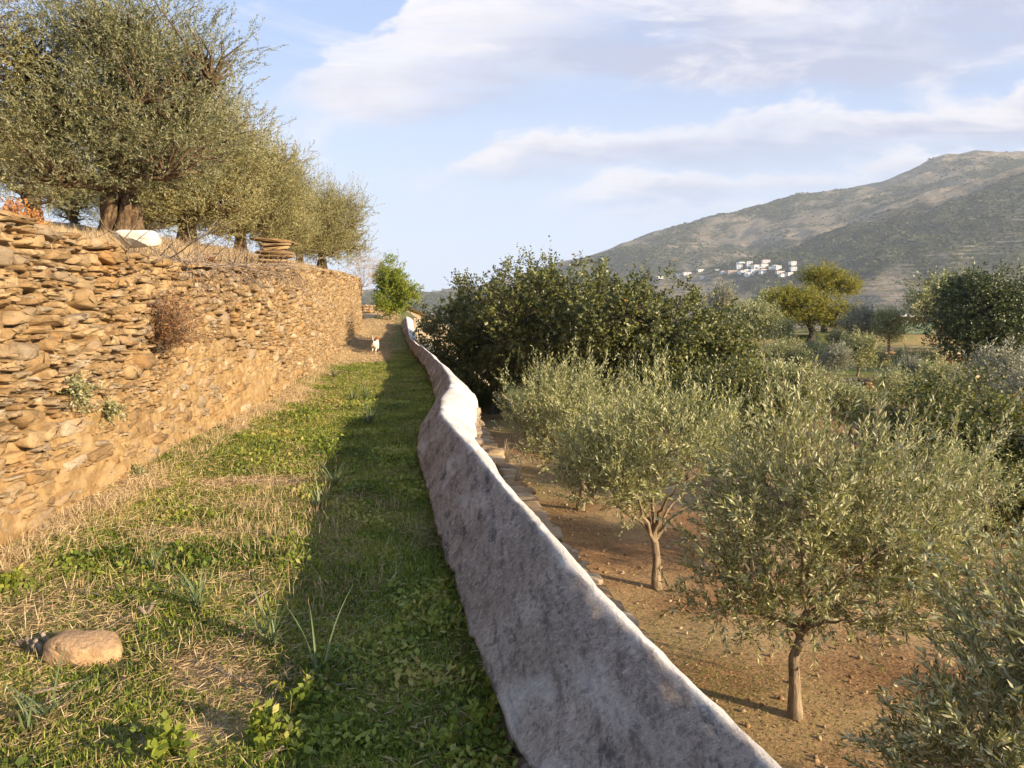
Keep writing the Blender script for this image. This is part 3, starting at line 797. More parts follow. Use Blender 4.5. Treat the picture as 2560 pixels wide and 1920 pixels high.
def grow(seed, blobs, n_clump, shoots_per, k_leaf, leaf_l, leaf_w, shoot_l, mat, bark, trunk_pts, trunk_r, n_limb=6,
         up=.5, outw=.6, spread=.75, gap=.0, top_plumes=0, clump_r=.14, old=False, droop=0.0, stems=False, rust=0.0, var_by_height=True):
    """returns meshes: trunk, branches, crown - all relative to the tree base"""
    r = np.random.default_rng(seed)
    B = np.array(blobs, float)
    vol = (B[:, 3] * B[:, 4] * B[:, 5]) ** (2 / 3); pick = r.choice(len(B), n_clump * 3, p=vol / vol.sum())
    d = unit(r.normal(size=(n_clump * 3, 3))); rad = r.random(n_clump * 3) ** .38
    lum = 1 + .28 * fbm(d[:, 0] * 2.2 + seed, d[:, 1] * 2.2, d[:, 2] * 2.2 + pick, 3) * 2
    C = B[pick, :3] + d * rad[:, None] * B[pick, 3:6] * lum[:, None]
    keep = fbm(C[:, 0] * 1.4 + seed, C[:, 1] * 1.4, C[:, 2] * 1.4, 3) > (gap - .55)
    C = C[keep][:n_clump]; pick = pick[keep][:n_clump]
    cen = B[:, :3].mean(0)
    tp = np.array(trunk_pts, float); fork = tp[-1]
    tb = Bag(); bb = Bag()
    tr = np.interp(np.linspace(0, 1, len(tp)), [0, .12, 1], [trunk_r * 1.35, trunk_r, trunk_r * .8])
    tt = np.linspace(0, 1, 10 if not old else 18)
    seglen = np.concatenate([[0], np.cumsum(np.linalg.norm(np.diff(tp, axis=0), axis=1))]); seglen /= seglen[-1]
    tps = np.stack([np.interp(tt, seglen, tp[:, i]) for i in range(3)], 1); trs = np.interp(tt, seglen, tr)
    if not old:
        tps[:, 0] += .25 * trunk_r * np.sin(tt * 5 + seed)
        tb.tube(tps, trs, 10, .5, .12, seed)
    else:
        for k in range(5):
            a = k * 1.256 + seed; off = np.stack([np.cos(a + tt * 1.3), np.sin(a + tt * 1.3), 0 * tt], 1) * (trs * (1.0 - .15 * tt))[:, None] * .72
            tb.tube(tps + off, trs * (.46 - .06 * tt) * (1 + .25 * np.exp(-tt * 9)) * r.uniform(.75, 1.1), 12, .5, .42, seed + k * 3)
    # limbs by farthest point choice
    idx = [int(r.integers(len(C)))]
    dist = np.linalg.norm(C - C[idx[0]], axis=1)
    for _ in range(n_limb - 1):
        j = int(np.argmax(dist)); idx.append(j); dist = np.minimum(dist, np.linalg.norm(C - C[j], axis=1))
    nodes = []
    for j in idx:
        tgt = fork + (C[j] - fork) * .72
        ln = np.linalg.norm(tgt - fork); t = np.linspace(0, 1, 9)[:, None]
        c1 = fork + np.array([0, 0, ln * .30]) + (tgt - fork) * .18 + r.normal(size=3) * ln * .05
        pts = (1 - t) ** 2 * fork + 2 * t * (1 - t) * c1 + t ** 2 * tgt
        pts[1:-1] += r.normal(size=(7, 3)) * ln * .018
        rr = trunk_r * np.linspace(.52, .10, 9)
        tb.tube(pts, rr, 7, .5, .1, seed)
        nodes.append(pts[2:])
    nodes = np.vstack(nodes)
    for c in C:
        dd = np.linalg.norm(nodes - c, axis=1) + .25 * np.maximum(nodes[:, 2] - c[2], 0)
        a = nodes[int(np.argmin(dd))]; ln = np.linalg.norm(c - a)
        if ln < .02: continue
        mid = (a + c) / 2 + np.array([0, 0, .08 * ln]) + r.normal(size=3) * ln * .08
        bb.tube(np.array([a, mid, c]), [max(.006, trunk_r * .09), trunk_r * .06, .003], 4, .5)
    # shoots
    n = len(C) * shoots_per
    src = np.repeat(C, shoots_per, 0); pk = np.repeat(pick, shoots_per)
    o = unit(src - B[pk, :3]); P0 = src + r.normal(size=(n, 3)) * clump_r
    D = unit(o * outw + np.array([0, 0, up]) + r.normal(size=(n, 3)) * .45)
    L = shoot_l * r.uniform(.6, 1.3, n)
    if top_plumes:
        cs = np.repeat(r.normal(size=len(C)) * .35, shoots_per); top = np.argsort(-src[:, 2] + cs + r.normal(size=n) * .05)[:int(top_plumes * .45)]; top_plumes = len(top)
        L[top] *= r.uniform(1.6, 2.6, top_plumes); D[top] = unit(D[top] + np.array([0, 0, 1.2]))
    cv = np.clip(np.repeat(r.random(len(C)), shoots_per) * .6 + .4 * r.random(n), 0, .93)
    V, F, var = shoots_to_leaves(P0, D, L, k_leaf, leaf_l, leaf_w, r, spread, droop, 0, cv)
    if rust: var = np.where(r.random(len(var)) < rust, 1.0, np.minimum(var, .93))
    if stems:
        for i in range(n): bb.tube(np.array([P0[i], P0[i] + D[i] * L[i]]), [.003, .0015], 3, .5)
    cm = raw_mesh('crown', V, F, mat, var, False)
    return tb.mesh('trunk', bark), bb.mesh('branches', bark), cm

def plant_tree(name, meshes, loc, label, cat, group=None, rz=0, sc=1.0):
    root = tag(empty(name, loc, rz, sc), label, cat, group)
    for nm, me in zip(('trunk', 'branches', 'crown'), meshes):
        link(nm, me, root)
    return root

# --- young orchard olives on the lower terrace
gA = G(794, 716, ORZ)
orow = 'young olive trees of the orchard row'
mA = grow(21, [(.12, 0, 1.5, 1.0, .95, .72), (.85, .1, 1.55, .85, .85, .66), (-.52, .05, 1.15, .42, .5, .34), (.1, 0, 1.95, .85, .8, .45), (1.2, .2, 1.25, .6, .6, .48)], 195, 8, 28, .064, .0145, .33,
          M_OLIVE, M_BARK, [(0, 0, -.05), (.01, 0, .3), (-.02, 0, .55), (.02, 0, .70)], .050, 10, .55, .6, .5, .25, 330, .10, droop=.06, stems=True)
plant_tree('olive_tree', mA, gA, 'young olive tree with pale smooth trunk, nearest whole tree of the orchard row', 'olive tree', orow, 0, (1.08, 1.06, 1.08))
gB = G(657, 586, ORZ)
mB = grow(22, [(0, 0, 1.75, 1.0, 1.1, .72), (-.6, .2, 1.6, .75, .8, .55), (.4, 0, 2.05, .8, .8, .42)], 190, 8, 24, .066, .015, .35,
          M_OLIVE, M_BARK, [(0, 0, -.05), (.0, 0, .3), (-.06, 0, .6), (-.05, 0, .62)], .062, 8, .8, .5, .5, .25, 260, .10, droop=.03)
plant_tree('olive_tree', mB, gB, 'upright young olive with forked vase-shaped trunk, second tree of the orchard row', 'olive tree', orow)
gC = G(581, 510, ORZ)
mC = grow(23, [(0, 0, 1.55, 1.2, 1.2, .82), (-.45, .1, 1.95, .9, .9, .6)], 220, 8, 22, .066, .015, .33,
          M_OLIVE, M_BARK, [(0, 0, -.05), (.02, 0, .4), (0, 0, .6)], .07, 7, .85, .45, .5, .2, 240, .10)
plant_tree('olive_tree', mC, gC, 'feathery young olive just beyond the bend of the plastered wall', 'olive tree', orow)
mD = grow(24, [(0, 0, 1.35, 1.25, 1.25, .72), (-.55, .2, 1.05, .8, .8, .6), (.2, .3, 1.75, .8, .8, .42)], 250, 8, 26, .062, .0145, .30,
          M_OLIVE, M_BARK, [(0, 0, -.05), (0, 0, .7), (.05, 0, .95)], .075, 8, .5, .6, .55, .25, 160, .12, droop=.15, stems=True)
plant_tree('olive_tree', mD, (3.62, 4.3, ORZ), 'olive crown cut by the bottom corner of the orchard, grey leaves in shade', 'olive tree', orow)
mE = grow(25, [(0, 0, 1.6, 1.3, 1.2, .85), (.5, 0, 2.0, .8, .8, .6)], 190, 6, 20, .065, .015, .30,
          M_OLIVE, M_BARK, [(0, 0, -.05), (0, 0, .8)], .08, 6, .7, .5, .65, .1, 90, .14)
for (u, v, Yd, sc, lab) in [
    (925, 560, 10.4, .78, 'blue grey olive crown standing behind the nearest orchard tree')]:
    x, y, z = AT(u, v, Yd)
    plant_tree('olive_tree', mE, (x, y, on_low(x, y)), lab, 'olive tree', None, u * .7, sc)

# --- oaks on the orchard edge
def oak(seed, blobs, tr, n=420, leaf=.085, kl=8, sp=13, rust=.004, limbs=7):
    return grow(seed, blobs, n, sp, kl, leaf, leaf * .7, .17, M_OAK, M_BARK_DARK, [(0, 0, -.1), (.1, 0, .6), (0, .05, 1.3)], tr, limbs, .35, .75, 1.0, .22, 150, .15, rust=rust)
gO = 'dark evergreen oaks beyond the orchard'
mO1 = oak(31, [(0, 0, 2.6, 2.3, 2.2, 1.7), (1.4, .4, 3.3, 1.8, 1.8, 1.5), (-1.4, 0, 2.9, 1.3, 1.5, 1.2), (.2, 0, 1.6, 2.0, 2.0, 1.0), (-.7, .2, 3.9, 1.1, 1.2, 1.0)], .2, 520)
mO2 = oak(32, [(0, 0, 3.2, 2.4, 2.3, 1.8), (1.5, 0, 2.6, 1.8, 1.8, 1.6), (-1.2, .3, 3.9, 1.5, 1.5, 1.1), (.6, -.3, 1.7, 2.1, 2.0, 1.1)], .22, 560)
mO3 = oak(33, [(0, 0, 2.6, 2.2, 2.1, 1.6), (-1.3, 0, 3.1, 1.6, 1.6, 1.4), (1.2, -.2, 1.9, 1.6, 1.8, 1.3), (0, -.4, 1.3, 2.2, 2.0, 1.0)], .2, 520)
for me3, u, Yd, sc, rz, lab in [
    (mO1, 494, 27.5, .95, 0, 'broad dark oak overhanging the far end of the plastered wall'),
    (mO2, 568, 25, 1.0, .4, 'tallest dark oak, its round top breaking the sky beside the far ridge'),
    (mO3, 662, 23, 1.05, 0, 'dark oak with rusty leaf tips sloping down towards the orchard')]:
    x, y, z = AT(u, 400, Yd)
    plant_tree('oak_tree', me3, (x, y, ORZ), lab, 'oak tree', gO, rz, sc)
x, y, z = AT(968, 460, 13.6)
mO4 = oak(34, [(0, 0, 1.5, 1.3, 1.4, 1.05), (-.9, 0, 1.45, .85, 1.1, .85), (.9, -.2, 1.1, 1.0, 1.2, .95), (0, -.3, .7, 1.3, 1.2, .6)], .15, 560, .062)
plant_tree('oak_tree', mO4, (x, y, ORZ - .1), 'low spreading oak in front of the far olives, behind the nearest orchard crowns', 'oak tree', gO)
x, y, z = AT(728, 420, 19.0)
plant_tree('oak_tree', mO4, (x + .1, y, ORZ), 'dark bushy oak in the gap between the tall oaks and the plumed olive', 'oak tree', gO, 2.1, (.95, .95, .95))

# --- old olives on the upper terrace
gl = 'old olive trees on the upper terrace'
def oldtree(seed, blobs, tr, n, kl, sp, leaf, tp, **k):
    leaf *= .84; kl = int(kl * 1.45); n = int(n * 1.3)
    return grow(seed, blobs, n, sp, kl, leaf, leaf * .23, .38, k.pop('mat', M_OLIVE_OLD), M_BARK_OLD, tp, tr, k.pop('limbs', 9), .55, .6, .50, k.pop('gap', .12), k.pop('plumes', 200), k.pop('cr', .17), old=True, **k)
def place_old(me3, u, v, Yd, lab, rz=0, sc=1.0):
    sc = (sc * 1.05, sc * 1.05, sc * .93)
    x, y, z = AT(u, v, Yd)
    return plant_tree('olive_tree', me3, (x, y, on_terrace(x, y) - (.12 if me3 is m1 else .20)), lab, 'olive tree', gl, rz, sc)
m1 = oldtree(41, [(0, 0, 2.35, 1.5, 1.5, 1.2), (-.9, 0, 2.9, 1.1, 1.2, 1.1), (.7, 0, 3.0, 1.3, 1.3, 1.2), (.1, 0, 3.6, 1.3, 1.2, .9), (-.5, -.6, 1.7, 1.1, .9, .7), (.9, -.4, 1.7, 1.2, .9, .75)], .34, 760, 22, 7, .062,
             [(0, 0, -.2), (0, 0, .4), (-.03, 0, .95)], plumes=420, stems=False, mat=M_OLIVE_DEEP)
place_old(m1, 122, 232, 12.6, 'biggest old olive with thick twisted trunk beside the white boulder', 0, .93)
m0 = oldtree(42, [(0, 0, 2.3, 1.6, 1.6, 1.3), (.2, 0, 3.3, 1.4, 1.4, 1.2), (-.8, 0, 2.6, 1.2, 1.3, 1.1)], .3, 520, 20, 7, .066, [(0, 0, -.2), (0, 0, .9)])
place_old(m0, -98, 215, 11.2, 'old olive at the frame edge, only its drooping outer crown seen')
m2 = oldtree(43, [(0, 0, 2.1, 1.6, 1.5, 1.2), (.7, 0, 2.8, 1.3, 1.3, 1.1), (-.4, 0, 3.2, 1.2, 1.2, 1.0), (.7, -.6, 1.3, 1.2, .9, .6), (-.7, -.6, 1.3, .9, .8, .5)], .24, 620, 20, 7, .07, [(0, 0, -.2), (.05, 0, .8)])
place_old(m2, 186, 248, 16.2, 'old olive with split trunk standing just behind the biggest one', 0, .86)
m3 = oldtree(44, [(0, 0, 2.2, 1.6, 1.6, 1.2), (.5, 0, 2.9, 1.2, 1.2, 1.0), (-.8, 0, 2.0, 1.2, 1.2, 1.0), (.9, -.2, 1.4, 1.0, 1.0, .7), (-.6, -.7, 1.2, .9, .7, .5)], .20, 560, 18, 7, .078, [(0, 0, -.2), (0, 0, .8)])
place_old(m3, 241, 257, 20.5, 'old olive on a pale bare stump-like trunk with sky showing under it', 0, .84)
place_old(m2, 270, 257, 25.5, 'old olive with round drooping crown behind the stacked slabs', 2.0, .92)
place_old(m3, 322, 268, 29.5, 'last old olive of the row before the bright green tree', 1.1, .94)
place_old(m3, 300, 262, 34, 'far olive half hidden behind the last one of the row', 3.9, .85)
place_old(m0, 35, 228, 20.5, 'distant olive filling the gap under the drooping limb', 1.2, .75)
place_old(m2, 150, 235, 24, 'small dark olive seen between the trunks of the row', 4, .7)
place_old(m0, 75, 232, 26, 'grey olive bush on the slope behind the biggest trunk', 2.2, .62)

# dry shrub and bright green tree at the end of the path
mS = grow(51, [(0, 0, .9, .6, .6, .8)], 90, 6, 8, .05, .012, .3, M_STRAW, M_TWIG, [(0, 0, -.05), (0, 0, .2)], .03, 6, .7, .4, .6, .0, 0, .1)
x, y, z = AT(362, 285, 37)
plant_tree('dry_shrub', mS, (x, y, 2.0), 'brown leafless shrub at the end of the tall stone wall', 'shrub', None, 0, 1.2)
mG = grow(52, [(0, 0, .85, 1.15, 1.1, .6), (0, 0, 1.7, 1.25, 1.2, 1.15), (-.15, 0, 2.9, .85, .85, .9), (.95, 0, 1.6, 1.0, .9, .6), (.25, 0, 2.3, 1.0, 1.0, .8)], 330, 8, 9, .10, .06, .26, M_BRIGHT, M_BARK, [(0, 0, -.1), (0, 0, .5)], .09, 7, .6, .6, .95, .1, 60, .14, rust=.01)
x, y, z = AT(391, 312, 40.5)
plant_tree('bright_green_tree', mG, (x, y, .75), 'bright yellow-green bushy tree at the far end of the path', 'tree', None, 0, .78)

# --- far trees: prototypes for copying
mP = [grow(60 + i, b, 150, 7, 12, .16, .045, .5, mt, M_BARK, [(0, 0, -.1), (.1, 0, .5), (0, 0, .9)], .10, 6, .6, .6, .7, .0, 40, .2)
      for i, (b, mt) in enumerate([
          ([(0, 0, 2.0, 1.3, 1.3, 1.1), (.5, 0, 2.4, .8, .8, .7)], M_OLIVE), ([(0, 0, 2.0, 1.35, 1.3, 1.1), (-.4, 0, 2.5, .8, .8, .6)], M_OLIVE_PALE),
          ([(0, 0, 1.3, 1.5, 1.4, 1.0), (.9, 0, 1.1, 1.1, 1.0, .8), (-1.0, 0, 1.1, 1.0, 1.0, .8)], M_OLIVE)])]
mY = grow(70, [(-.2, 0, 2.9, 1.3, 1.4, .7), (-1.6, 0, 2.9, 1.0, 1.1, .55), (1.5, 0, 2.2, 1.1, 1.2, .6), (.6, 0, 1.7, 1.6, 1.5, .6), (-1.1, 0, 1.9, 1.2, 1.2, .45), (2.1, 0, 1.5, .8, .9, .5)], 520, 7, 10, .11, .045, .30, M_YELLOW, M_BARK_DARK, [(0, 0, -.1), (.3, 0, .8), (0, 0, 1.4)], .2, 8, .5, .7, .9, .0, 60, .2)
mY2 = grow(71, [(0, 0, 4.5, 1.3, 1.2, .55), (1.0, 0, 4.0, 1.1, 1.1, .55), (-.9, 0, 4.4, .8, .9, .45), (.3, 0, 3.6, 1.3, 1.1, .5), (1.2, 0, 3.3, .9, .9, .45)], 300, 7, 10, .11, .045, .30, M_YELLOW, M_BARK_DARK, [(0, 0, -.1), (.1, 0, 1.6), (0, 0, 3.2)], .16, 7, .5, .7, .9, .0, 40, .2)
mK = grow(72, [(0, 0, 2.8, 2.0, 1.9, 1.6), (.9, 0, 2.3, 1.6, 1.6, 1.5), (-.6, 0, 3.4, 1.3, 1.3, 1.0), (0, 0, 1.4, 1.8, 1.8, 1.1)], 560, 12, 9, .10, .065, .22, M_OAK_DEEP, M_BARK_DARK, [(0, 0, -.1), (0, 0, .8)], .25, 7, .4, .8, 1.0, .0, 60, .22, rust=.003)
def far(me3, name, u, vb, Yd, sc, lab, cat, rz=0.0, grp='olive trees on the far terraces'):
    x, y, z = AT(u, vb, Yd)
    plant_tree(name, me3, (x, y, on_low(x, y)), lab, cat, grp, rz, sc)
far(mP[1], 'olive_tree', 723, 325, 52, (.62, .62, .95), 'slender pale olive standing alone left of the yellow tree', 'olive tree', .3)
far(mP[0], 'olive_tree', 742, 330, 50, .80, 'dark rounded olive beside the slender pale one', 'olive tree', 1.0)
far(mP[0], 'olive_tree', 757, 345, 42, .82, 'grey-green olive below the slender pale one, before the yellow tree', 'olive tree', 2.0)
far(mP[0], 'olive_tree', 776, 330, 54, .9, 'dull green olive partly behind the yellow tree', 'olive tree', 3.0)
far(mY, 'yellow_tree', 808, 338, 52, (1.12, 1.1, .98), 'large yellow-green tree with spreading crown on the terrace brow', 'tree', 0, None)
far(mY2, 'yellow_tree', 823, 338, 58, (1.1, 1.1, .92), 'golden tree rising behind the large yellow-green one', 'tree', 0, None)
far(mP[2], 'olive_tree', 786, 352, 37.5, .62, 'wide bushy olive thicket below the yellow tree', 'olive tree', .2)
far(mP[2], 'olive_tree', 815, 350, 41, .52, 'small shrubby olive right under the yellow tree', 'olive tree', 1.2)
far(mP[2], 'olive_tree', 838, 338, 50, .40, 'little olive bush right of the yellow tree trunk', 'olive tree', 2.2)
far(mP[1], 'olive_tree', 859, 342, 46, .72, 'round pale olive directly above the lollipop shaped olive', 'olive tree', 3.1)
far(mP[0], 'olive_tree', 889, 348, 44.5, .70, 'round olive with thin leaning limbs near the dark field wall', 'olive tree', 4.1)
far(mP[0], 'olive_tree', 858, 362, 35.5, .56, 'lollipop shaped little olive on a thin straight trunk', 'olive tree', 5.1)
far(mP[2], 'olive_tree', 895, 384, 30, .50, 'dense green olive bush in front of the dark field wall', 'olive tree', .9)
far(mP[2], 'olive_tree', 937, 380, 31, .62, 'upright bushy olive below the round dark oak', 'olive tree', 1.9)
far(mP[1], 'olive_tree', 995, 400, 24, .70, 'silvery pale olive with dark trunk under the round dark oak', 'olive tree', 2.9)
far(mP[1], 'olive_tree', 1030, 420, 20, .62, 'silvery olive cut by the frame edge beyond the low oak', 'olive tree', 3.3)
far(mP[2], 'olive_tree', 765, 380, 29, .66, 'soft green olive between the sloping oak and the terrace walls', 'olive tree', .1)
far(mP[2], 'olive_tree', 812, 392, 27, .50, 'pale feathery olive in front of the terrace walls', 'olive tree', 2.7)
far(mP[0], 'olive_tree', 852, 408, 22.5, .46, 'olive crown just beyond the tallest plumes of the orchard', 'olive tree', 3.7)
far(mP[0], 'olive_tree', 800, 405, 22.5, .62, 'grey olive behind the plumes, next to the sloping oak', 'olive tree', 4.4)
far(mK, 'oak_tree', 982, 352, 37, 1.02, 'round dark green oak near the frame edge above the silvery olive', 'oak tree', 0, gO)
far(mP[0], 'olive_tree', 940, 345, 43, 1.25, 'leaning grey olive against the round dark oak', 'olive tree', 0)
far(mP[1], 'olive_tree', 1030, 345, 44, 1.25, 'grey-brown olive beyond the round dark oak', 'olive tree', 1.4)
for u, v, Yd, sc, k, lab in [
    (905, 352, 39, .40, 2, 'small round shrub on the field in front of the hut, nearer its open end'), (925, 350, 40, .34, 2, 'smallest round shrub below the green shutter of the hut'),
    (872, 345, 41, .36, 2, 'low shrub between the lollipop olive and the leaning round one'), (836, 360, 34.5, .42, 1, 'pale little olive at the end of the nearer terrace wall'),
    (912, 372, 32, .46, 1, 'pale bushy olive beside the dense green olive bush'), (960, 385, 27, .50, 2, 'olive bush at the foot of the silvery one, under the round dark oak'),
    (780, 345, 47, .52, 0, 'olive under the left limbs of the yellow-green tree'), (845, 335, 56, .55, 1, 'pale olive behind the terrace brow, right of the yellow-green tree')]:
    far(mP[k], 'olive_tree', u, v, Yd, sc, lab, 'olive tree', u * .37)
# field hut wall in shade
root = tag(empty('field_hut', AT(925, 352, 55)[:2] + (on_low(*AT(925, 352, 55)[:2]),)), 'low dark stone field hut with a dull green shutter and pale flat roof', 'hut')
bag = Bag(); C = []; Sz = []; Tn = []; On = []
for k in range(6):
    x = -2.6
    while x < 3.4:
        w = r.uniform(.25, .5); C.append((x, 0, .1 + k * .19)); Sz.append((w / 2, .3, .1)); Tn.append((1, 0, 0)); On.append((0, -1, 0)); x += w
build_stones(bag, np.array(C), np.array(Sz), (np.array(Tn), np.array(On)), stone_proto(8, 5), r)
link('wall', bag.mesh('wall', M_STONE_GREY), root)
b = Bag(); b.box((.6, 1.6, 1.27), (3.3, 2.1, .07)); link('roof', b.mesh('roof', M_GREYROOF, False), root)
b = Bag(); b.box((-1.0, -.34, .42), (1.2, .03, .38)); link('shutter', b.mesh('shutter', M_GREENDOOR, False), root)

# ------------------------------------------------------------------ mountains
vb_tab = [(300, 296), (400, 289), (430, 290), (480, 286), (555, 264), (602, 255), (657, 236), (700, 224), (722, 218), (759, 208), (796, 197), (833, 192), (880, 187), (907, 176), (944, 160), (977, 153), (1024, 155), (1100, 150), (1300, 120), (1700, 90)]
vs_tab = [(300, 305), (480, 304), (555, 300), (640, 290), (667, 283), (700, 272), (740, 261), (797, 246), (815, 238), (880, 211), (960, 186), (1024, 168), (1100, 150), (1300, 110), (1700, 60)]
Xb_t = np.array([ray(u, v) for u, v in vb_tab]); Xs_t = np.array([ray(u, v) for u, v in vs_tab])
def hill_height(X, Yd):
    eb = np.interp(X, Xb_t[:, 0], Xb_t[:, 1]); es = np.interp(X, Xs_t[:, 0], Xs_t[:, 1])
    YS = 1350 + 250 * X; YB = 2500
    zs = es * YS + EYE; zb_ = eb * YB + EYE
    v0 = -68.0
    t = np.clip((Yd - 560) / (YS - 560), 0, 1)
    spur = v0 + (zs - v0) * (.35 * t + .65 * t ** 1.6)
    back_t = np.clip((Yd - YS) / (YB - YS), 0, 1)
    dip = zs - (40 + .10 * np.maximum(zs, 0)) * np.sin(np.clip(back_t * 2.2, 0, 1) * np.pi)
    back = zs + (zb_ - zs) * smooth(back_t, .12, 1) ** .9 - (35 + .10 * np.maximum(zs, 0)) * np.sin(np.clip(back_t * 2.6, 0, 1) * np.pi)
    z = np.where(Yd < YS, spur, back)
    z = np.where(Yd > YB, zb_ - (Yd - YB) * .35, z)
    wx = X * Yd
    amp = smooth(Yd, 560, 900)
    fade = 1 - .8 * np.exp(-((Yd - YS) / 120) ** 2) - .6 * np.exp(-((Yd - YB) / 200) ** 2)
    # gullies and shoulders
    z = z + amp * fade * (38 * fbm(wx * .0035, Yd * .0035, 2, 4) + 12 * fbm(wx * .014, Yd * .014, 5, 3))
    z = z + amp * 5 * fbm(wx * .03, Yd * .03, 9, 3)
    return z
Yd = np.concatenate([np.linspace(540, 1700, 330), np.linspace(1705, 2700, 230), np.linspace(2720, 2850, 8)])
Xs = np.linspace(-.7, 1.1, 520)
YY, XX = np.meshgrid(Yd, Xs, indexing='ij')
ZZ = hill_height(XX, YY)
wx = XX * YY
den = fbm(wx * .004, YY * .003, 12, 4)
spurm = smooth(YY, 1500, 1350)
scrub_shade = np.clip(.25 + den * 1.6 + .85 * spurm * smooth(ZZ, 0, 70) , 0, 1)  # scrub tone, darkened on the spur to paint in its cloud shadow
ybk = smooth(YY, 2200, 2450)
rock = np.clip(ybk * (.35 + fbm(XX * 14, YY * .002, 4, 3) * 1.4) * smooth(XX, .25, .45), 0, 1)
terr = np.clip(spurm * smooth(ZZ, 110, 20) + .25 * (1 - spurm) * (1 - ybk) + spurm * smooth(XX, .5, .62) * .8, 0, 1)
me = raw_mesh('mountain', np.stack([wx, YY, ZZ], -1).reshape(-1, 3), grid_faces(len(Yd), len(Xs))[:, ::-1], M_HILL,
              colors=np.stack([scrub_shade.ravel(), rock.ravel(), terr.ravel()], 1))
tag(link('mountain', me), kind='structure')
# scrub and woodland on the slopes: one mass nobody could count
r = np.random.default_rng(77)
N = 90000
Xq = r.uniform(-.25, .75, N); Yq = np.sqrt(r.uniform(600 ** 2, 2560 ** 2, N)); zq = hill_height(Xq, Yq); wq = Xq * Yq
dq = fbm(wq * .004, Yq * .003, 12, 4) + .45 * fbm(wq * .02, Yq * .02, 3, 3) + .42 * smooth(Yq, 1500, 1350) * smooth(zq, 10, 80) - .25 * smooth(Yq, 2150, 2450)  # extra scrub on the spur stands in for cloud shadow
kp = (dq > r.uniform(-.12, .42, N)); Xq, Yq, zq, wq = Xq[kp], Yq[kp], zq[kp], wq[kp]; N = len(Xq)
ico = np.array([[1, 0, .1], [-1, 0, 0], [0, 1, .1], [0, -1, 0], [0, 0, 1], [.6, .6, .65], [-.6, .5, .7], [.5, -.6, .6], [-.5, -.6, .7]])
fc = np.array([[0, 2, 5, 5], [2, 1, 6, 6], [1, 3, 8, 8], [3, 0, 7, 7], [5, 2, 6, 4], [6, 1, 8, 4], [8, 3, 7, 4], [7, 0, 5, 4]])
tri = []
for f in fc:
    if f[2] == f[3]: tri.append(f[:3])
    else: tri.append(f[[0, 1, 2]]); tri.append(f[[0, 2, 3]])
tri = np.array(tri)
sz = r.uniform(1.2, 4.0, N) * (.45 + Yq / 3000)
V = ico[None] * sz[:, None, None] * r.uniform(.7, 1.3, (N, 9, 1)); V[..., 2] *= .8
V += np.stack([wq, Yq, zq - .4], 1)[:, None]
F = (tri[None] + (np.arange(N) * 9)[:, None, None]).reshape(-1, 3)
tag(link('scrub', raw_mesh('scrub', V.reshape(-1, 3), F, M_SCRUB, np.repeat(r.random(N), len(tri)), True)), 'dark evergreen scrub and small trees dotting the mountainside, thickened to paint shade on the spur', 'scrub', None, 'stuff')

# ------------------------------------------------------------------ villages
def house_proto(w, d, h, roof, storeys, wallm=None):
    """named parts of one house as meshes"""
    parts = []
    b = Bag(); b.box((0, 0, h / 2 - 1.5), (w / 2, d / 2, h / 2 + 1.5)); parts.append(('wall', b.mesh('wall', wallm or M_WHITEWASH, False)))
    b = Bag()
    if roof == 'flat':
        b.box((0, 0, h + .15), (w / 2 + .15, d / 2 + .15, .15)); mt = M_GREYROOF
    else:
        V = np.array([(-w / 2 - .3, -d / 2 - .3, h + .01), (w / 2 + .3, -d / 2 - .3, h + .01), (w / 2 + .3, d / 2 + .3, h + .01), (-w / 2 - .3, d / 2 + .3, h + .01), (-w / 2 + 1, 0, h + 1.6), (w / 2 - 1, 0, h + 1.6)])
        b.add(V, np.array([[0, 1, 5, 4], [2, 3, 4, 5], [0, 3, 2, 1], [1, 2, 5, 5], [3, 0, 4, 4]])[:3]); b.add(V[[1, 2, 5]], np.array([[0, 1, 2, 2]])[:0].reshape(0, 4)); mt = M_REDROOF
        e = V[5] + [.001, 0, 0]; b.add(np.vstack([V[1], V[2], V[5], e]), np.array([[0, 1, 3, 2]])); e = V[4] - [.001, 0, 0]; b.add(np.vstack([V[3], V[0], V[4], e]), np.array([[0, 1, 3, 2]]))
    parts.append(('roof', b.mesh('roof', mt, False)))
    for s_ in range(storeys):
        for k in range(max(2, int(w / 3))):
            b = Bag(); xx = -w / 2 + w * (k + .5) / max(2, int(w / 3)); b.box((xx, -d / 2 - .02, 1.5 + s_ * 3), (.5, .06, .75)); parts.append(('window', b.mesh('window', M_WINDOW, False)))
    return parts
HP = [house_proto(9, 7, 4, 'flat', 1), house_proto(8, 8, 6.8, 'flat', 2), house_proto(11, 7, 4, 'hip', 1), house_proto(10, 8, 6.8, 'hip', 2), house_proto(14, 8, 6, 'flat', 2, M_PINKWALL), house_proto(6, 6, 3.4, 'flat', 1)]
def hill_at(u, v):
    """where the line of sight of that direction meets the near slope"""
    a, c = ray(u, v); yy = np.linspace(620, 2400, 1500)
    zz = hill_height(np.full_like(yy, a), yy)
    hit = np.where(zz > EYE + c * yy)[0]
    k = hit[0] if len(hit) else 600
    return (a * yy[k], yy[k], zz[k])
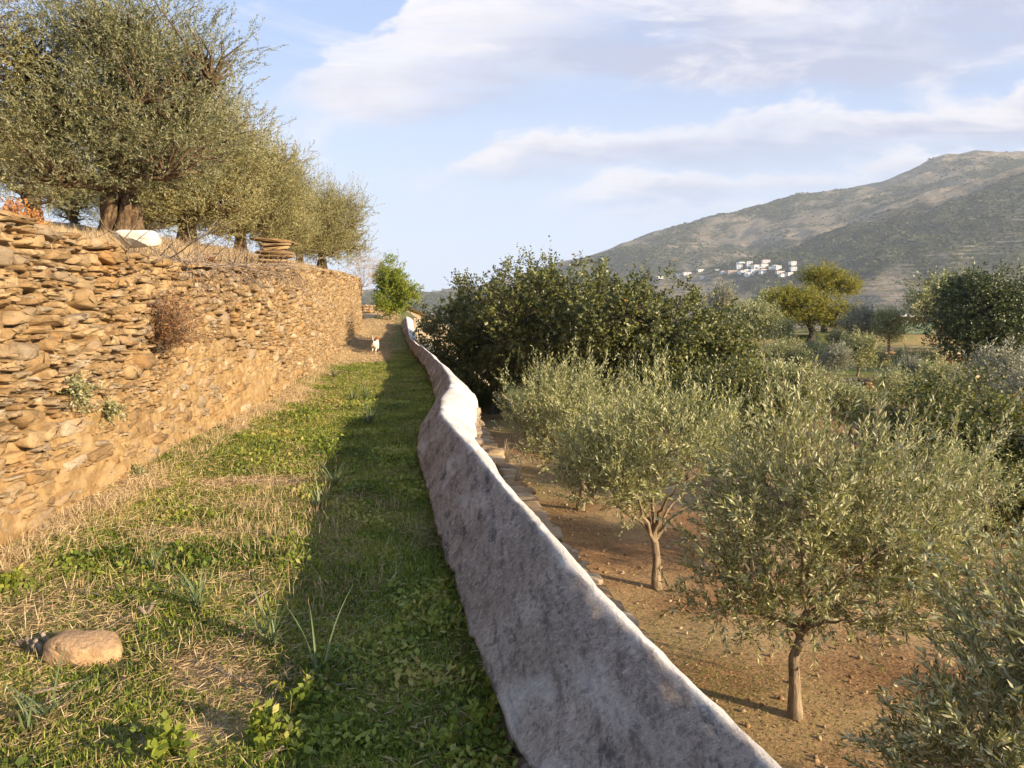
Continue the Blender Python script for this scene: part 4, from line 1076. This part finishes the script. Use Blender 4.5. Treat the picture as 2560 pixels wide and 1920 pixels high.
vil = [  # crop pixels of the village -> u, v at the foot of the house, kind, turn, label
    (650, 293, 0, .2, 'white house low on the spur, farthest left of the scattered outliers'),
    (696, 287.5, 0, .3, 'white house among trees at the left foot of the spur'),
    (711, 284, 2, .1, 'long low white house beside the tree clump left of the village'),
    (727, 278.5, 0, .2, 'single white house on the bare slope left of the village'),
    (718, 291, 5, 0, 'tiny white chapel alone on the terraces below the village'),
    (737, 276, 5, -.2, 'small white house two plots left of the tan building'),
    (748, 277.5, 2, .1, 'white house with shallow roof next to the tan building'),
    (757, 277.5, 4, .1, 'wide tan rendered building at the left of the village'),
    (765, 279, 3, .3, 'tall white house with window rows beside the tan building'),
    (763, 273, 1, -.1, 'white cube house stacked above the tall windowed one'),
    (766, 267, 0, .4, 'white house at the upper left corner of the village'),
    (774, 267, 1, .0, 'high white house on the upper edge of the village'),
    (773, 270.5, 0, .0, 'white house below the high one on the upper edge'),
    (781, 271, 3, .5, 'white gabled house in the middle of the village'),
    (775, 279.5, 0, .2, 'white house at the lower centre of the village'),
    (780, 276.5, 1, .1, 'white two-storey house at the village centre'),
    (786, 274.5, 0, -.2, 'white house between the centre and the red-roofed one'),
    (791, 270, 3, .1, 'white house with red roof right of the village centre'),
    (792, 274, 2, .1, 'white house just below the red-roofed one'),
    (790, 278.5, 0, .3, 'white house on the lower edge below the red roof'),
    (795, 262.5, 2, .0, 'long white house alone above the village'),
    (806, 270.5, 0, -.3, 'white house in the gap right of the village centre'),
    (812, 271, 1, .2, 'white cube house on the right-hand cluster of the village'),
    (815, 279, 2, .1, 'wide white house at the lower right of the village'),
    (829, 266, 1, .2, 'white house highest on the right, beside the yellow tree'),
    (828, 275, 1, .0, 'white house half hidden by the golden tree top'),
    (824, 279, 0, .4, 'white house below the one hidden by the golden tree'),
    (0, 0, 1, .1, 'white house wedged between the tall windowed one and the village centre'), (0, 0, 0, -.1, 'low white house joining the red-roofed one to the centre'), (0, 0, 2, .2, 'white house in front of the right-hand cluster'), (0, 0, 0, .1, 'white house at the top of the right-hand cluster'), (0, 0, 1, 0, 'white block at the very front edge of the village'),
]
vil = [((u - 723) * .62 + 725 if False else u, v, k, a, l) for u, v, k, a, l in vil]
def put_house(kind, loc, rz, sc, lab, grp):
    root = tag(empty('house', loc, rz, sc), lab, 'house', grp)
    for nm, me in HP[kind]: link(nm, me, root)
# crop coordinates map 0.2079 px/px : u = (1640 + cx*.2079)/2.5
def cu(cx, cy): return (1640 + cx * .2079) / 2.5, (600 + cy * .2079) / 2.5
VC = [(40, 465), (280, 430), (370, 412), (532, 378), (560, 462), (735, 372), (825, 400), (915, 402), (1035, 408), (1000, 342), (1015, 290), (1120, 300), (1125, 330), (1190, 342), (1130, 428), (1165, 395), (1225, 375), (1295, 330), (1300, 375), (1280, 408), (1320, 264), (1395, 348), (1460, 352), (1490, 400), (1640, 300), (1650, 365), (1600, 420), (1085, 395), (1255, 350), (1530, 430), (1440, 325), (1100, 430)]
for (cx, cy), (_, _, k, a, lab) in zip(VC, vil):
    u, v = cu(cx, cy)
    p = hill_at(u, v)
    put_house(k, p, a, (1.0 * p[1] / 1150, 1.0 * p[1] / 1150, .70 * p[1] / 1150), lab, 'white houses of the hillside village')
# lower hamlet seen over the hut roof
low = [(915, 333.5, 2, .1, 'white house with red roof in the valley hamlet'), (921, 330, 0, .2, 'blue-white house behind the red-roofed one in the valley'),
       (927, 335, 3, 0, 'long white house at the front of the valley hamlet'), (933, 331.5, 2, .1, 'low house with red roof in the middle of the valley hamlet')]
for u, v, k, a, lab in low:
    x, y, z = AT(u, v, 480); 
    put_house(k, (x, y, z - 1.0), a, .62, lab, 'houses of the valley hamlet')
x, y, z = AT(939, 334, 470)
root = tag(empty('bell_tower', (x, y, z - 1)), 'white bell tower beside the dark oak in the valley hamlet', 'tower')
b = Bag(); b.box((0, 0, 3), (1.7, 1.7, 5)); link('wall', b.mesh('wall', M_WHITEWASH, False), root)
b = Bag(); b.tube([(0, 0, 8.0), (0, 0, 8.8), (0, 0, 9.6), (0, 0, 10)], [1.7, 1.5, .9, .2], 12); link('dome', b.mesh('dome', M_WHITEWASH), root)
b = Bag(); b.box((0, -1.72, 6.4), (.6, .06, 1.0)); link('belfry_opening', b.mesh('belfry_opening', M_WINDOW, False), root)
# hamlet ground spur
ys = np.linspace(440, 560, 24); xs = np.linspace(180, 330, 40)
YY, XX = np.meshgrid(ys, xs, indexing='ij')
zz0 = AT(925, 334, 480)[2]
ZZ = zz0 - 1.2 + 3 * fbm(XX * .03, YY * .03) * 1 - 30 * smooth(np.abs(XX - 255), 35, 75) - 30 * smooth(np.abs(YY - 500), 35, 60)
me = raw_mesh('hamlet_knoll', np.stack([XX, YY, ZZ], -1).reshape(-1, 3), grid_faces(24, 40)[:, ::-1], M_HILL, colors=np.full((24 * 40, 3), .3))
tag(link('knoll', me), kind='structure')

# ------------------------------------------------------------------ ground plants on the path
r = np.random.default_rng(5)
def scatter(n, y0, y1, pw=2.0):
    # denser near the viewer
    u = r.random(n); y = y0 * (y1 / y0) ** u if pw == 2 else r.uniform(y0, y1, n)
    t = r.random(n); wl = WLx(y); wr = WBx(y) + .05
    return wl + (wr - wl) * t, y
def herb_mesh(n, y0, y1, size, thr, lay=.5):
    x, y = scatter(n, y0, y1)
    g, d = path_masks(x, y)
    kp = g > thr + r.uniform(-.05, .45, n); x, y = x[kp], y[kp]; m = len(x)
    z = path_height(x, y)
    hgt = size * r.uniform(.1, 1.4, m)
    D = unit(np.stack([r.normal(size=m), r.normal(size=m), r.uniform(-.1, 1.1, m)], 1)); Wd = unit(np.cross(D, unit(np.stack([r.normal(size=m) * .5, r.normal(size=m) * .5, np.ones(m)], 1))))
    L = size * r.uniform(.6, 1.3, m) * (1 + .04 * y); 
    cl = np.clip(.5 + fbm(x * 2.3, y * 2.3, 8, 3) * .9 + r.uniform(-.3, .3, m), 0, .95); cl[r.random(m) < .003] = 1
    return leaves(np.stack([x, y, z + hgt * .6], 1), D, Wd, L, L * r.uniform(.35, .75, m), cl)
V, F, var = herb_mesh(420000, 2.3, 27, .017, .22)
tag(link('grass', raw_mesh('grass', V, F, M_HERB, var, False)), 'low green clover and herbs carpeting the path', 'grass', None, 'stuff')
V, F, var = herb_mesh(60000, 2.3, 16, .034, .55)
kk = fbm(V[::4, 0] * 1.6 + 4, V[::4, 1] * 1.6, 31, 3) > .08
V = V.reshape(-1, 4, 3)[kk].reshape(-1, 3); F = np.arange(len(V)).reshape(-1, 4); var = np.clip(var[kk] * 1.0 + .1, 0, .95)
V[:, 2] += .012
tag(link('herbs', raw_mesh('herbs', V, F, M_HERB, var, False)), 'patches of broader-leaved herbs growing in the grass of the path', 'herbs', None, 'stuff')
x, y = scatter(42000, 2.3, 20); m = len(x); kk = fbm(x * 1.4, y * 1.1, 44, 4) + .15 > r.uniform(-.1, .5, m); x, y = x[kk], y[kk]; m = len(x)
D = unit(np.stack([r.normal(size=m), r.normal(size=m), r.uniform(-.05, .3, m)], 1)); Wd = perp(D, r)
V, F, v = leaves(np.stack([x, y, path_height(x, y) + r.uniform(.004, .03, m)], 1), D, Wd, .045 * r.uniform(.4, 1.8, m), .004 + .0006 * y, r.uniform(0, .7, m))
tag(link('leaf_litter', raw_mesh('leaf_litter', V, F, M_STRAW, v, False)), 'brown dead bits of stalk and leaf lying in the path grass', 'litter', None, 'stuff')
# thin green grass blades
def blades(n, y0, y1, hgt, wid, test, flat=.35, var0=.5, len_y=.05):
    x, y = scatter(n, y0, y1); kp = test(x, y, n); x, y = x[kp], y[kp]; m = len(x)
    z = path_height(x, y)
    D = unit(np.stack([r.normal(size=m) * flat, r.normal(size=m) * flat, np.ones(m)], 1))
    L = hgt * r.uniform(.4, 1.3, m) * (1 + len_y * 0)
    Wd = unit(np.cross(D, np.stack([r.normal(size=m), r.normal(size=m), 0 * np.ones(m)], 1)))
    return leaves(np.stack([x, y, z - .004], 1), D, Wd, L, wid * (1 + .09 * y), np.clip(var0 + r.uniform(-.4, .4, m), 0, .95))
V, F, var = blades(130000, 2.3, 26, .055, .004, lambda x, y, n: path_masks(x, y)[0] > .25 + r.uniform(0, .5, n), .5)
tag(link('grass', raw_mesh('grass', V, F, M_HERB, var, False)), 'thin short green grass blades among the clover', 'grass', None, 'stuff')
# straw: standing stubble and matted litter
V1, F1, v1 = blades(16000, 2.4, 30, .07, .0032, lambda x, y, n: (path_masks(x, y)[1] * (1.15 - path_masks(x, y)[0]) > .12 + r.uniform(.0, .6, n)), .38, .65)
V2, F2, v2 = blades(95000, 2.3, 48, .09, .0026, lambda x, y, n: (path_masks(x, y)[1] * (1.25 - path_masks(x, y)[0]) > .10 + r.uniform(.0, .5, n)), 7.0, .55)
V2[:, 2] += np.repeat(r.uniform(.0, .03, len(F2)), 4)
tag(link('straw', raw_mesh('straw', np.vstack([V1, V2]), np.vstack([F1, F2 + len(V1)]), M_STRAW, np.concatenate([v1, v2]), False)), 'pale dry straw and stubble scattered over the path', 'dry grass', None, 'stuff')
# tall clumps of stubble in the sunlit middle
def tufts(pts, per, hgt, mat, name, lab, cat, sp=.05, wid=.004, lean=.25):
    P = []; 
    for (x, y, z) in pts:
        n = int(per * r.uniform(.4, 1.6)); P.append(np.stack([x + r.normal(size=n) * sp, y + r.normal(size=n) * sp, np.full(n, z - .01)], 1))
    P = np.vstack(P); m = len(P)
    D = unit(np.stack([r.normal(size=m) * lean, r.normal(size=m) * lean, np.ones(m)], 1)); Wd = unit(np.cross(D, np.stack([r.normal(size=m), r.normal(size=m), np.zeros(m)], 1)))
    V, F, v = leaves(P, D, Wd, hgt * r.uniform(.4, 1.3, m), wid, r.uniform(.3, 1, m))
    return tag(link(name, raw_mesh(name, V, F, mat, v, False)), lab, cat, None, 'stuff')
pts = []
for _ in range(170):
    u = r.normal(1.0, .0); y = abs(r.normal(6.0, 1.0)); wl = float(WLx(y)); x = wl + np.clip(r.normal(1.55, .55), .3, 2.5); pts.append((x, y, float(path_height(np.array(x), np.array(y)))))
tufts(pts, 13, .13, M_STRAW, 'stubble', 'upright pale stubble tufts in the sunlit middle of the path', 'dry grass', .05, .0038, .36)
# dry grass along the wall foot and on the terrace brow
pts = [(float(WLx(y)) + r.uniform(.0, .28), y, .06) for y in r.uniform(4.2, 36, 420)]
tufts(pts, 26, .14, M_STRAW, 'dry_grass', 'tan dry grass fringe along the foot of the tall stone wall', 'dry grass', .07, .005, .5)
pts = []
for y in np.concatenate([r.uniform(5, 16, 380), r.uniform(16, 37, 340)]):
    s_ = r.uniform(.0, 2.2); pts.append((float(WLx(y)) - .28 - s_, y, float(terr_height(s_, y))))
tufts(pts, 34, .20, M_STRAW, 'dry_grass', 'dry straw-coloured grass on the brow of the upper terrace', 'dry grass', .10, .007, .55)
pts = [(float(WLx(y)) + .02, y, z) for y, z in zip(r.uniform(16, 36, 380), r.uniform(.1, 2.2, 380))]
tufts(pts, 14, .22, M_STRAW, 'dry_grass', 'pale dry creepers hanging on the far stretch of the stone wall', 'dry grass', .06, .008, 1.0)
# orchard ground litter and weeds
def orch_scatter(n, y0, y1, x0, x1):
    y = y0 * (y1 / y0) ** r.random(n); x = r.uniform(x0, x1, n) ; kp = x > LEx(y) + .1
    return x[kp], y[kp]
x, y = orch_scatter(70000, 4.0, 26, -1.5, 8); g, d = orch_masks(x, y); kp = g > .10 + r.uniform(-.1, .6, len(x)); x, y = x[kp], y[kp]; m = len(x)
D = unit(np.stack([r.normal(size=m), r.normal(size=m), r.uniform(.2, 1.2, m)], 1)); Wd = perp(D, r)
V, F, v = leaves(np.stack([x, y, low_height(x, y)], 1), D, Wd, .026 * r.uniform(.6, 1.5, m), .011, r.uniform(.3, .95, m))
tag(link('weeds', raw_mesh('weeds', V, F, M_HERB, v, False)), 'sparse low weeds on the orchard soil', 'weeds', None, 'stuff')
x, y = orch_scatter(50000, 4.0, 24, -1.5, 8); m = len(x)
D = unit(np.stack([r.normal(size=m), r.normal(size=m), r.uniform(0, .4, m)], 1)); Wd = perp(D, r)
V, F, v = leaves(np.stack([x, y, low_height(x, y) + .005], 1), D, Wd, .036 * r.uniform(.5, 1.6, m), .010, r.uniform(.0, .6, m))
tag(link('leaf_litter', raw_mesh('leaf_litter', V, F, M_STRAW, v, False)), 'fallen dry leaves and twigs strewn under the orchard trees', 'litter', None, 'stuff')
# stones on the orchard soil
bag = Bag(); n = 700; x = r.uniform(.0, 7, n); y = r.uniform(5, 18, n); kp = x > LEx(y) + .2; x, y = x[kp], y[kp]; n = len(x)
sz = r.uniform(.008, .03, (n, 3)); a = r.uniform(0, 6.28, n)
build_stones(bag, np.stack([x, y, low_height(x, y) + .008], 1), sz, (np.stack([np.cos(a), np.sin(a), 0 * a], 1), np.stack([-np.sin(a), np.cos(a), 0 * a], 1)), stone_proto(8, 5), r)
tag(link('gravel', bag.mesh('gravel', M_STONE_FAR)), 'small stones scattered over the orchard soil', 'gravel', None, 'stuff')

# --- strap-leaved tufts on the path
def strap_tuft(n, L, w, r, spread=.8):
    b = Bag()
    for i in range(n):
        a = r.uniform(0, 6.283); el = r.uniform(.15, 1.0) * spread; l = L * r.uniform(.5, 1.15); k = 7
        t = np.linspace(0, 1, k); dirh = np.array([math.cos(a), math.sin(a)])
        rr = l * (np.sin(el) * t + .25 * t ** 2.2); zz = l * (np.cos(el) * t - .42 * el * t ** 2.4)
        cen = np.stack([dirh[0] * rr, dirh[1] * rr, zz], 1) + np.array([r.normal() * .012, r.normal() * .012, 0])
        side = np.array([-dirh[1], dirh[0], 0.]); ww = w * .62 * (1 - t ** 2.5) * .5 + .0004
        nn = np.array([dirh[0], dirh[1], 0]) * -.3
        V = np.stack([cen + side * ww[:, None], cen + nn * 0 - np.array([0, 0, 1]) * ww[:, None] * .5, cen - side * ww[:, None]], 1).reshape(-1, 3)
        b.add(V, grid_faces(k, 3), r.random())
    return b
tl = [(272, 641, 22, .34, 'strap-leaved plant in the near sun, second from the wide one'), (320, 668, 9, .42, 'sparse tall strap-leaved plant at the edge of the shadow'),
      (199, 607, 26, .34, 'wide spreading strap-leaved plant behind the tan rock'), (335, 486, 26, .34, 'strap-leaved plant at the shadow edge in the middle distance'),
      (318, 506, 18, .28, 'smaller strap-leaved plant in front of the one at the shadow edge'), (369, 424, 34, .42, 'bushy strap-leaved plant where the shadow meets the sun'),
      (152, 572, 16, .26, 'low strap-leaved plant in dry grass before the stone wall'), (48, 716, 13, .26, 'strap-leaved plant in the near corner'),
      (28, 728, 10, .20, 'small strap-leaved plant beside the corner one'), (366, 398, 30, .4, 'strap-leaved tuft beyond the bushy one'),
      (335, 376, 28, .38, 'far strap-leaved tuft near the wall foot'), (352, 402, 20, .34, 'pale strap-leaved tuft close to the far ones')]
for u, v, n, L, lab in tl:
    x, y, z = G(u, v, 0.02); b = strap_tuft(n, L, .012 + .0006 * y, r)
    tag(link('asphodel_tuft', b.mesh('asphodel_tuft', M_BLADE), None, (x, y, float(path_height(np.array(x), np.array(y))))), lab, 'plant', 'strap-leaved tufts on the path')

# --- rocks
def rock(name, loc, half, rz, mat, seed, lab, cat='rock', cracks=False, group=None):
    r2 = np.random.default_rng(seed); P, F = stone_proto(36, 22, .42)
    V = P.copy()
    for k in range(9):
        nn = unit(r2.normal(size=3)); d = r2.uniform(.72, 1.0); q = V @ nn - d; V -= np.maximum(q, 0)[:, None] * nn
    V += unit(V) * (.05 * fbm(V[:, 0] * 2 + seed, V[:, 1] * 2, V[:, 2] * 2, 4) * 2)[:, None]
    if cracks: V *= (1 - .10 * np.exp(-((V[:, 0] + .52) / .03) ** 2))[:, None]
    V *= np.array(half)
    o = link(name, raw_mesh(name, V, F, mat, np.full(len(F), .5)), None, loc); o.rotation_euler = (0, 0, rz)
    return tag(o, lab, cat, group)
x, y, z = G(90, 652, .03); rock('rock', (x, y, .04), (.185, .12, .085), -.15, M_ROCK, 3, 'tan oblong rock with a crack lying in the dry grass', cracks=True)
x, y, z = G(192, 449, .05); rock('rock', (x, y, .04), (.20, .08, .05), .8, M_WHITEROCK, 5, 'flat whitish stone at the foot of the tall stone wall')
x, y, z = G(17, 644, .02); rock('rock', (x, y, .02), (.026, .022, .018), 0, M_ROCK, 6, 'small pale pebble near the stem stumps')
x, y, z = AT(139, 239, 9.6); rock('boulder', (x, y, max(z - .01, on_terrace(x, y) + .08)), (.24, .2, .11), .1, M_WHITEROCK, 8, 'white boulder on the terrace under the biggest olive', 'boulder')
x, y, z = AT(8, 213, 5.6); rock('rock', (x - .1, y, z - .03), (.17, .13, .035), .5, M_WHITEROCK, 9, 'pale slab on the wall top near the orange seed heads')
# slab stack on the wall top
x, y, z = AT(287, 272, 15.5)
root = tag(empty('slab_stack', (float(WLx(15.5)) - .35, 15.5, float(WLt(15.5)))), 'small stack of flat schist slabs standing on the wall top', 'stone stack')
for k in range(8):
    b = Bag(); w = r.uniform(.26, .40)
    build_stones(b, np.array([[r.normal() * .03, r.normal() * .03, .04 + k * .075]]), np.array([[w if k < 7 else .45, .26, .038]]), (np.array([[.95, .3, 0]]), np.array([[.3, -.95, 0]])), stone_proto(14, 8), r, roll=.05)
    link('slab', b.mesh('slab', M_STONE), root)

# --- brushwood heap on the wall, loose sticks
def stick(bag, p, d, L, rad, r, kink=.12, side=2):
    n = 6; t = np.linspace(0, 1, n)[:, None]; pts = np.array(p) + np.array(d) * L * t
    pts[1:] += np.cumsum(r.normal(size=(n - 1, 3)) * kink * L / n, 0)
    bag.tube(pts, np.linspace(rad, rad * .35, n), 5, r.random())
    for k in range(side):
        q = pts[int(r.integers(1, n - 1))]; dd = unit(np.array(d) + r.normal(size=3) * .7); bag.tube(np.array([q, q + dd * L * .18, q + dd * L * .32 + r.normal(size=3) * .02]), [rad * .5, rad * .35, rad * .2], 4, r.random())
bag = Bag()
for i in range(190):
    y = np.clip(r.normal(10.9, 1.8), 8.2, 16.5); s_ = r.uniform(-.15, .9); x = float(WLx(y)) - s_; z = float(WLt(y)) + .02 + .07 * abs(r.normal()) * (1 - abs(s_ - .3))
    d = unit(np.array([r.normal() * .45 + .25, r.normal() * 1.0, r.normal() * .16]))
    stick(bag, (x, y, z), d, r.uniform(.35, 1.1), r.uniform(.004, .012), r)
for i in range(50):                            # trailing over the face
    y = r.uniform(9, 16); x = float(WLx(y)) + .02; z = float(WLt(y)) - .02
    stick(bag, (x, y, z), unit(np.array([.25, r.normal() * .7, -.55])), r.uniform(.3, .7), .006, r)
tag(link('brushwood', bag.mesh('brushwood', M_TWIG)), 'tangled heap of dead grey branches lying along the wall top', 'brushwood', None, 'stuff')
bag = Bag()
for i in range(150):
    y = r.uniform(11.5, 17.5); s_ = r.uniform(.2, 1.6); x = float(WLx(y)) - .28 - s_; z = float(terr_height(s_, y))
    stick(bag, (x, y, z), unit(np.array([r.normal() * .7, r.normal() * .7, .8])), r.uniform(.2, .5), .004, r, .2, 3)
tag(link('dead_stems', bag.mesh('dead_stems', M_TWIG)), 'thin bare reddish stems standing under the old olives', 'dead stems', None, 'stuff')
for (u0_, v0_, u1_, v1_, rad, lab) in [
    (283, 745, 520 * .46, 768, .008, 'long bent dead stick near the shadow edge at the bottom'), (268, 700, 290, 655, .006, 'thin stick leaning up beside the sparse tall plant'),
    (32, 695, 160, 660, .008, 'long straight dead stalk lying below the tan rock'), (212, 664, 250, 684, .009, 'crooked dead branch in the middle of the near grass'),
    (100, 597, 44, 588, .005, 'pale straw stalk on the dry ground by the wall'), (247, 604, 272, 590, .010, 'brown stick beside the stubble at the shadow edge'),
    (134, 577 + 40, 103, 640 - 8, .007, 'stalk resting on the back of the tan rock'), (336, 683, 375, 678, .009, 'dark stick in the shaded grass'), (132, 722, 165, 765, .009, 'dark branch running out at the bottom edge')]:
    a = np.array(G(u0_, v0_, .03)); b2 = np.array(G(u1_, v1_, .03)); bag = Bag(); a[2] = b2[2] = .03 + float(path_height(np.array(a[0]), np.array(a[1])))
    stick(bag, (0, 0, 0), unit(b2 - a), np.linalg.norm(b2 - a), rad * .8, r, .1, 1)
    tag(link('stick', bag.mesh('stick', M_TWIG), None, a), lab, 'stick', 'loose sticks on the path')
# stem stumps
for (u, v, n, lab) in [(147, 617, 2, 'pair of pale cut stem stumps behind the tan rock'), (40, 655, 7, 'cluster of brown cut stem stumps beside the tan rock')]:
    x, y, z = G(u, v, 0); root = tag(empty('stem_stumps', (x, y, float(path_height(np.array(x), np.array(y))))), lab, 'stumps')
    for k in range(n):
        b = Bag(); a = r.uniform(0, 6.28); q = r.uniform(0, .07) if n > 2 else .03 * k; d = unit(np.array([r.normal() * .25, r.normal() * .25, 1.]))
        p = np.array([math.cos(a) * q, math.sin(a) * q, -.01]); b.tube(np.array([p, p + d * .04, p + d * r.uniform(.06, .11)]), [.013, .011, .012], 7, .5, .1, k); link('stem', b.mesh('stem', M_TWIG), root)

# --- plants on the wall
def bushlet(seed, n, L, mat, d0, sp, k=14, ll=.035, lw=.012, stem=.0025):
    r2 = np.random.default_rng(seed); P0 = r2.normal(size=(n, 3)) * .035; D = unit(np.array(d0) + r2.normal(size=(n, 3)) * sp); Ls = L * r2.uniform(.4, 1.15, n)
    V, F, v = shoots_to_leaves(P0, D, Ls, k, ll, lw, r2, .8, .12, .15)
    b = Bag(); b.add(V, F, v)
    bt = Bag()
    for i in range(n): bt.tube(np.array([P0[i], P0[i] + D[i] * Ls[i] * .55, P0[i] + D[i] * Ls[i] + np.array([0, 0, -.12 * Ls[i]])]), [stem, stem * .8, stem * .5], 3, r2.random())
    return bt, b
for (u, v, nm, lab, n, L, mat, d0, sp) in [
    (158, 345, 'dead_bush', 'rusty brown dead bush growing out of the middle of the stone wall', 300, .62, M_RUST, (.35, .1, .75), .42),
    (70, 392, 'wall_plant', 'grey-green plant rooted low in the stone wall below thin stalks', 60, .20, M_OLIVE, (.6, 0, .2), .6),
    (107, 410, 'wall_plant', 'smaller grey-green tuft on the stone wall next to the lichen spots', 40, .14, M_OLIVE, (.6, 0, .1), .6),
    (132, 479, 'wall_plant', 'green sprig at the foot of the stone wall', 40, .14, M_OLIVE, (.5, 0, .6), .5)]:
    a, c = ray(u, v); yy_ = np.linspace(4, 20, 3000); k = int(np.argmin(np.abs(a * yy_ - WLx(yy_)))); yq = yy_[k]
    root = tag(empty(nm, (float(WLx(yq)), yq, EYE + c * yq)), lab, 'plant')
    bt, b = bushlet(int(u), n, L, mat, d0, sp); link('stem', bt.mesh('stem', M_TWIG), root); link('leaves', b.mesh('leaves', mat, False), root)
for (u, v, Yd_, lab) in [(15, 205, 6.4, 'upper orange dried seed head plant on the wall top at the frame edge'), (34, 213, 7.0, 'second orange dried seed head plant on the wall top'), (210, 256, 11.5, 'dried orange herb behind the brushwood heap')]:
    x, y, z = AT(u, v + 6, Yd_); root = tag(empty('dried_flower', (x, y, z - .03)), lab, 'plant')
    bt, b = bushlet(int(u) + 2, 70, .10, M_ORANGE, (0, 0, .8), .7, 10, .022, .014); link('stem', bt.mesh('stem', M_TWIG), root); link('flower_heads', b.mesh('flower_heads', M_ORANGE, False), root)
# leafy weeds at the foot of the plastered wall and bottom edge
for (u, v, n, L, lab) in [(500, 700, 26, .20, 'leafy green weed against the shaded foot of the plastered wall'), (470, 742, 30, .16, 'dark green weed at the bottom edge by the plastered wall'), (262, 735, 30, .12, 'bright round-leaved weed in the near sun'), (300, 655 + 40, 26, .10, 'clump of rounded mallow leaves at the shadow edge'), (165, 752, 30, .13, 'yellow-green weed clump at the bottom edge'), (8, 590, 34, .16, 'yellowish bushy herb at the frame edge by the wall')]:
    x, y, z = G(u, v, 0.03); root = tag(empty('weed', (x, y, float(path_height(np.array(x), np.array(y))))), lab, 'plant', 'leafy weeds on the path')
    bt, b = bushlet(int(u), n, L, M_HERB, (0, 0, .8), .55, 9, .038, .026, .0015); link('stem', bt.mesh('stem', M_HERB), root); link('leaves', b.mesh('leaves', M_HERB, False), root)

for (u, v, lab) in [(506, 466, 'tall dry stalks lit by the sun on the ledge beyond the plastered wall'), (516, 486, 'second tuft of dry stalks on the ledge, nearer the viewer')]:
    x, y, z = G(u, v, -1.0); b = Bag()
    for k in range(14):
        d = unit(np.array([r.normal() * .22, r.normal() * .22, 1.])); L_ = r.uniform(.25, .55); b.tube(np.array([[0, 0, 0], d * L_ * .5 + r.normal(size=3) * .01, d * L_ + r.normal(size=3) * .03]), [.005, .004, .002], 4, r.uniform(.6, 1))
    tag(link('dry_stalks', b.mesh('dry_stalks', M_STRAW), None, (x, y, -1.0)), lab, 'plant')

# ------------------------------------------------------------------ the dog
def dog():
    x, y, z = G(375.5, 353.5, 0)
    verts = [  # (x, y, z, r) dog walks towards +y
        (0, -.16, .34, .075), (0, -.02, .335, .085), (0, .14, .335, .092), (0, .22, .37, .062), (0, .285, .43, .050), (0, .33, .455, .058), (0, .385, .435, .034), (0, .43, .425, .024),   # 0-7 trunk, neck, head, muzzle
        (.055, -.17, .27, .052), (.06, -.13, .185, .032), (.058, -.215, .115, .018), (.058, -.20, .03, .016), (.058, -.175, .012, .018),   # 8-12 hind leg with hock
        (-.055, -.17, .27, .052), (-.06, -.09, .19, .032), (-.058, -.17, .115, .018), (-.058, -.13, .03, .016), (-.058, -.105, .012, .018),
        (.05, .15, .25, .036), (.052, .12, .15, .022), (.052, .14, .03, .016), (.052, .165, .012, .018),
        (-.05, .16, .25, .036), (-.052, .19, .15, .022), (-.052, .20, .03, .016), (-.052, .225, .012, .018),
        (0, -.225, .385, .022), (-.01, -.25, .45, .015), (-.022, -.245, .52, .014), (-.03, -.22, .58, .009),    # tail 26-29
        (.045, .325, .485, .016), (.062, .33, .45, .010), (-.045, .325, .485, .016), (-.062, .33, .45, .010)]
    edges = [(0, 1), (1, 2), (2, 3), (3, 4), (4, 5), (5, 6), (6, 7), (0, 8), (8, 9), (9, 10), (10, 11), (11, 12), (0, 13), (13, 14), (14, 15), (15, 16), (16, 17),
             (2, 18), (18, 19), (19, 20), (20, 21), (2, 22), (22, 23), (23, 24), (24, 25), (0, 26), (26, 27), (27, 28), (28, 29), (5, 30), (30, 31), (5, 32), (32, 33)]
    me = bpy.data.meshes.new('dog'); me.from_pydata([v[:3] for v in verts], edges, [])
    o = bpy.data.objects.new('dog', me); COL.objects.link(o)
    o.modifiers.new('skin', 'SKIN')
    for i, v in enumerate(me.skin_vertices[0].data): v.radius = (verts[i][3],) * 2; v.use_root = (i == 0)
    sb = o.modifiers.new('sub', 'SUBSURF'); sb.levels = sb.render_levels = 2
    me.materials.append(M_DOG)
    dg = bpy.context.evaluated_depsgraph_get(); me2 = bpy.data.meshes.new_from_object(o.evaluated_get(dg))
    for p in me2.polygons: p.use_smooth = True
    o.modifiers.clear(); o.data = me2
    if not me2.materials: me2.materials.append(M_DOG)
    o.location = (x, y, float(path_height(np.array(x), np.array(y))) - .01); o.rotation_euler = (0, 0, R(-4))
    tag(o, 'small cream-white dog with reddish head trotting away along the path, tail raised', 'dog')
dog()

# ------------------------------------------------------------------ haze
def haze():
    b = Bag(); b.box((500, 1400, 250), (2900, 1500, 335))
    m, t = new_mat('haze')
    v = t.n('ShaderNodeVolumePrincipled'); v.inputs['Density'].default_value = 0.00015
    v.inputs['Color'].default_value = (.86, .93, 1.0, 1); v.inputs['Anisotropy'].default_value = 0.0
    t.n('ShaderNodeOutputMaterial', Volume=v.outputs[0])
    tag(link('haze', b.mesh('haze', m, False)), 'pale blue air between the orchard and the mountain', 'haze', None, 'stuff')
haze()
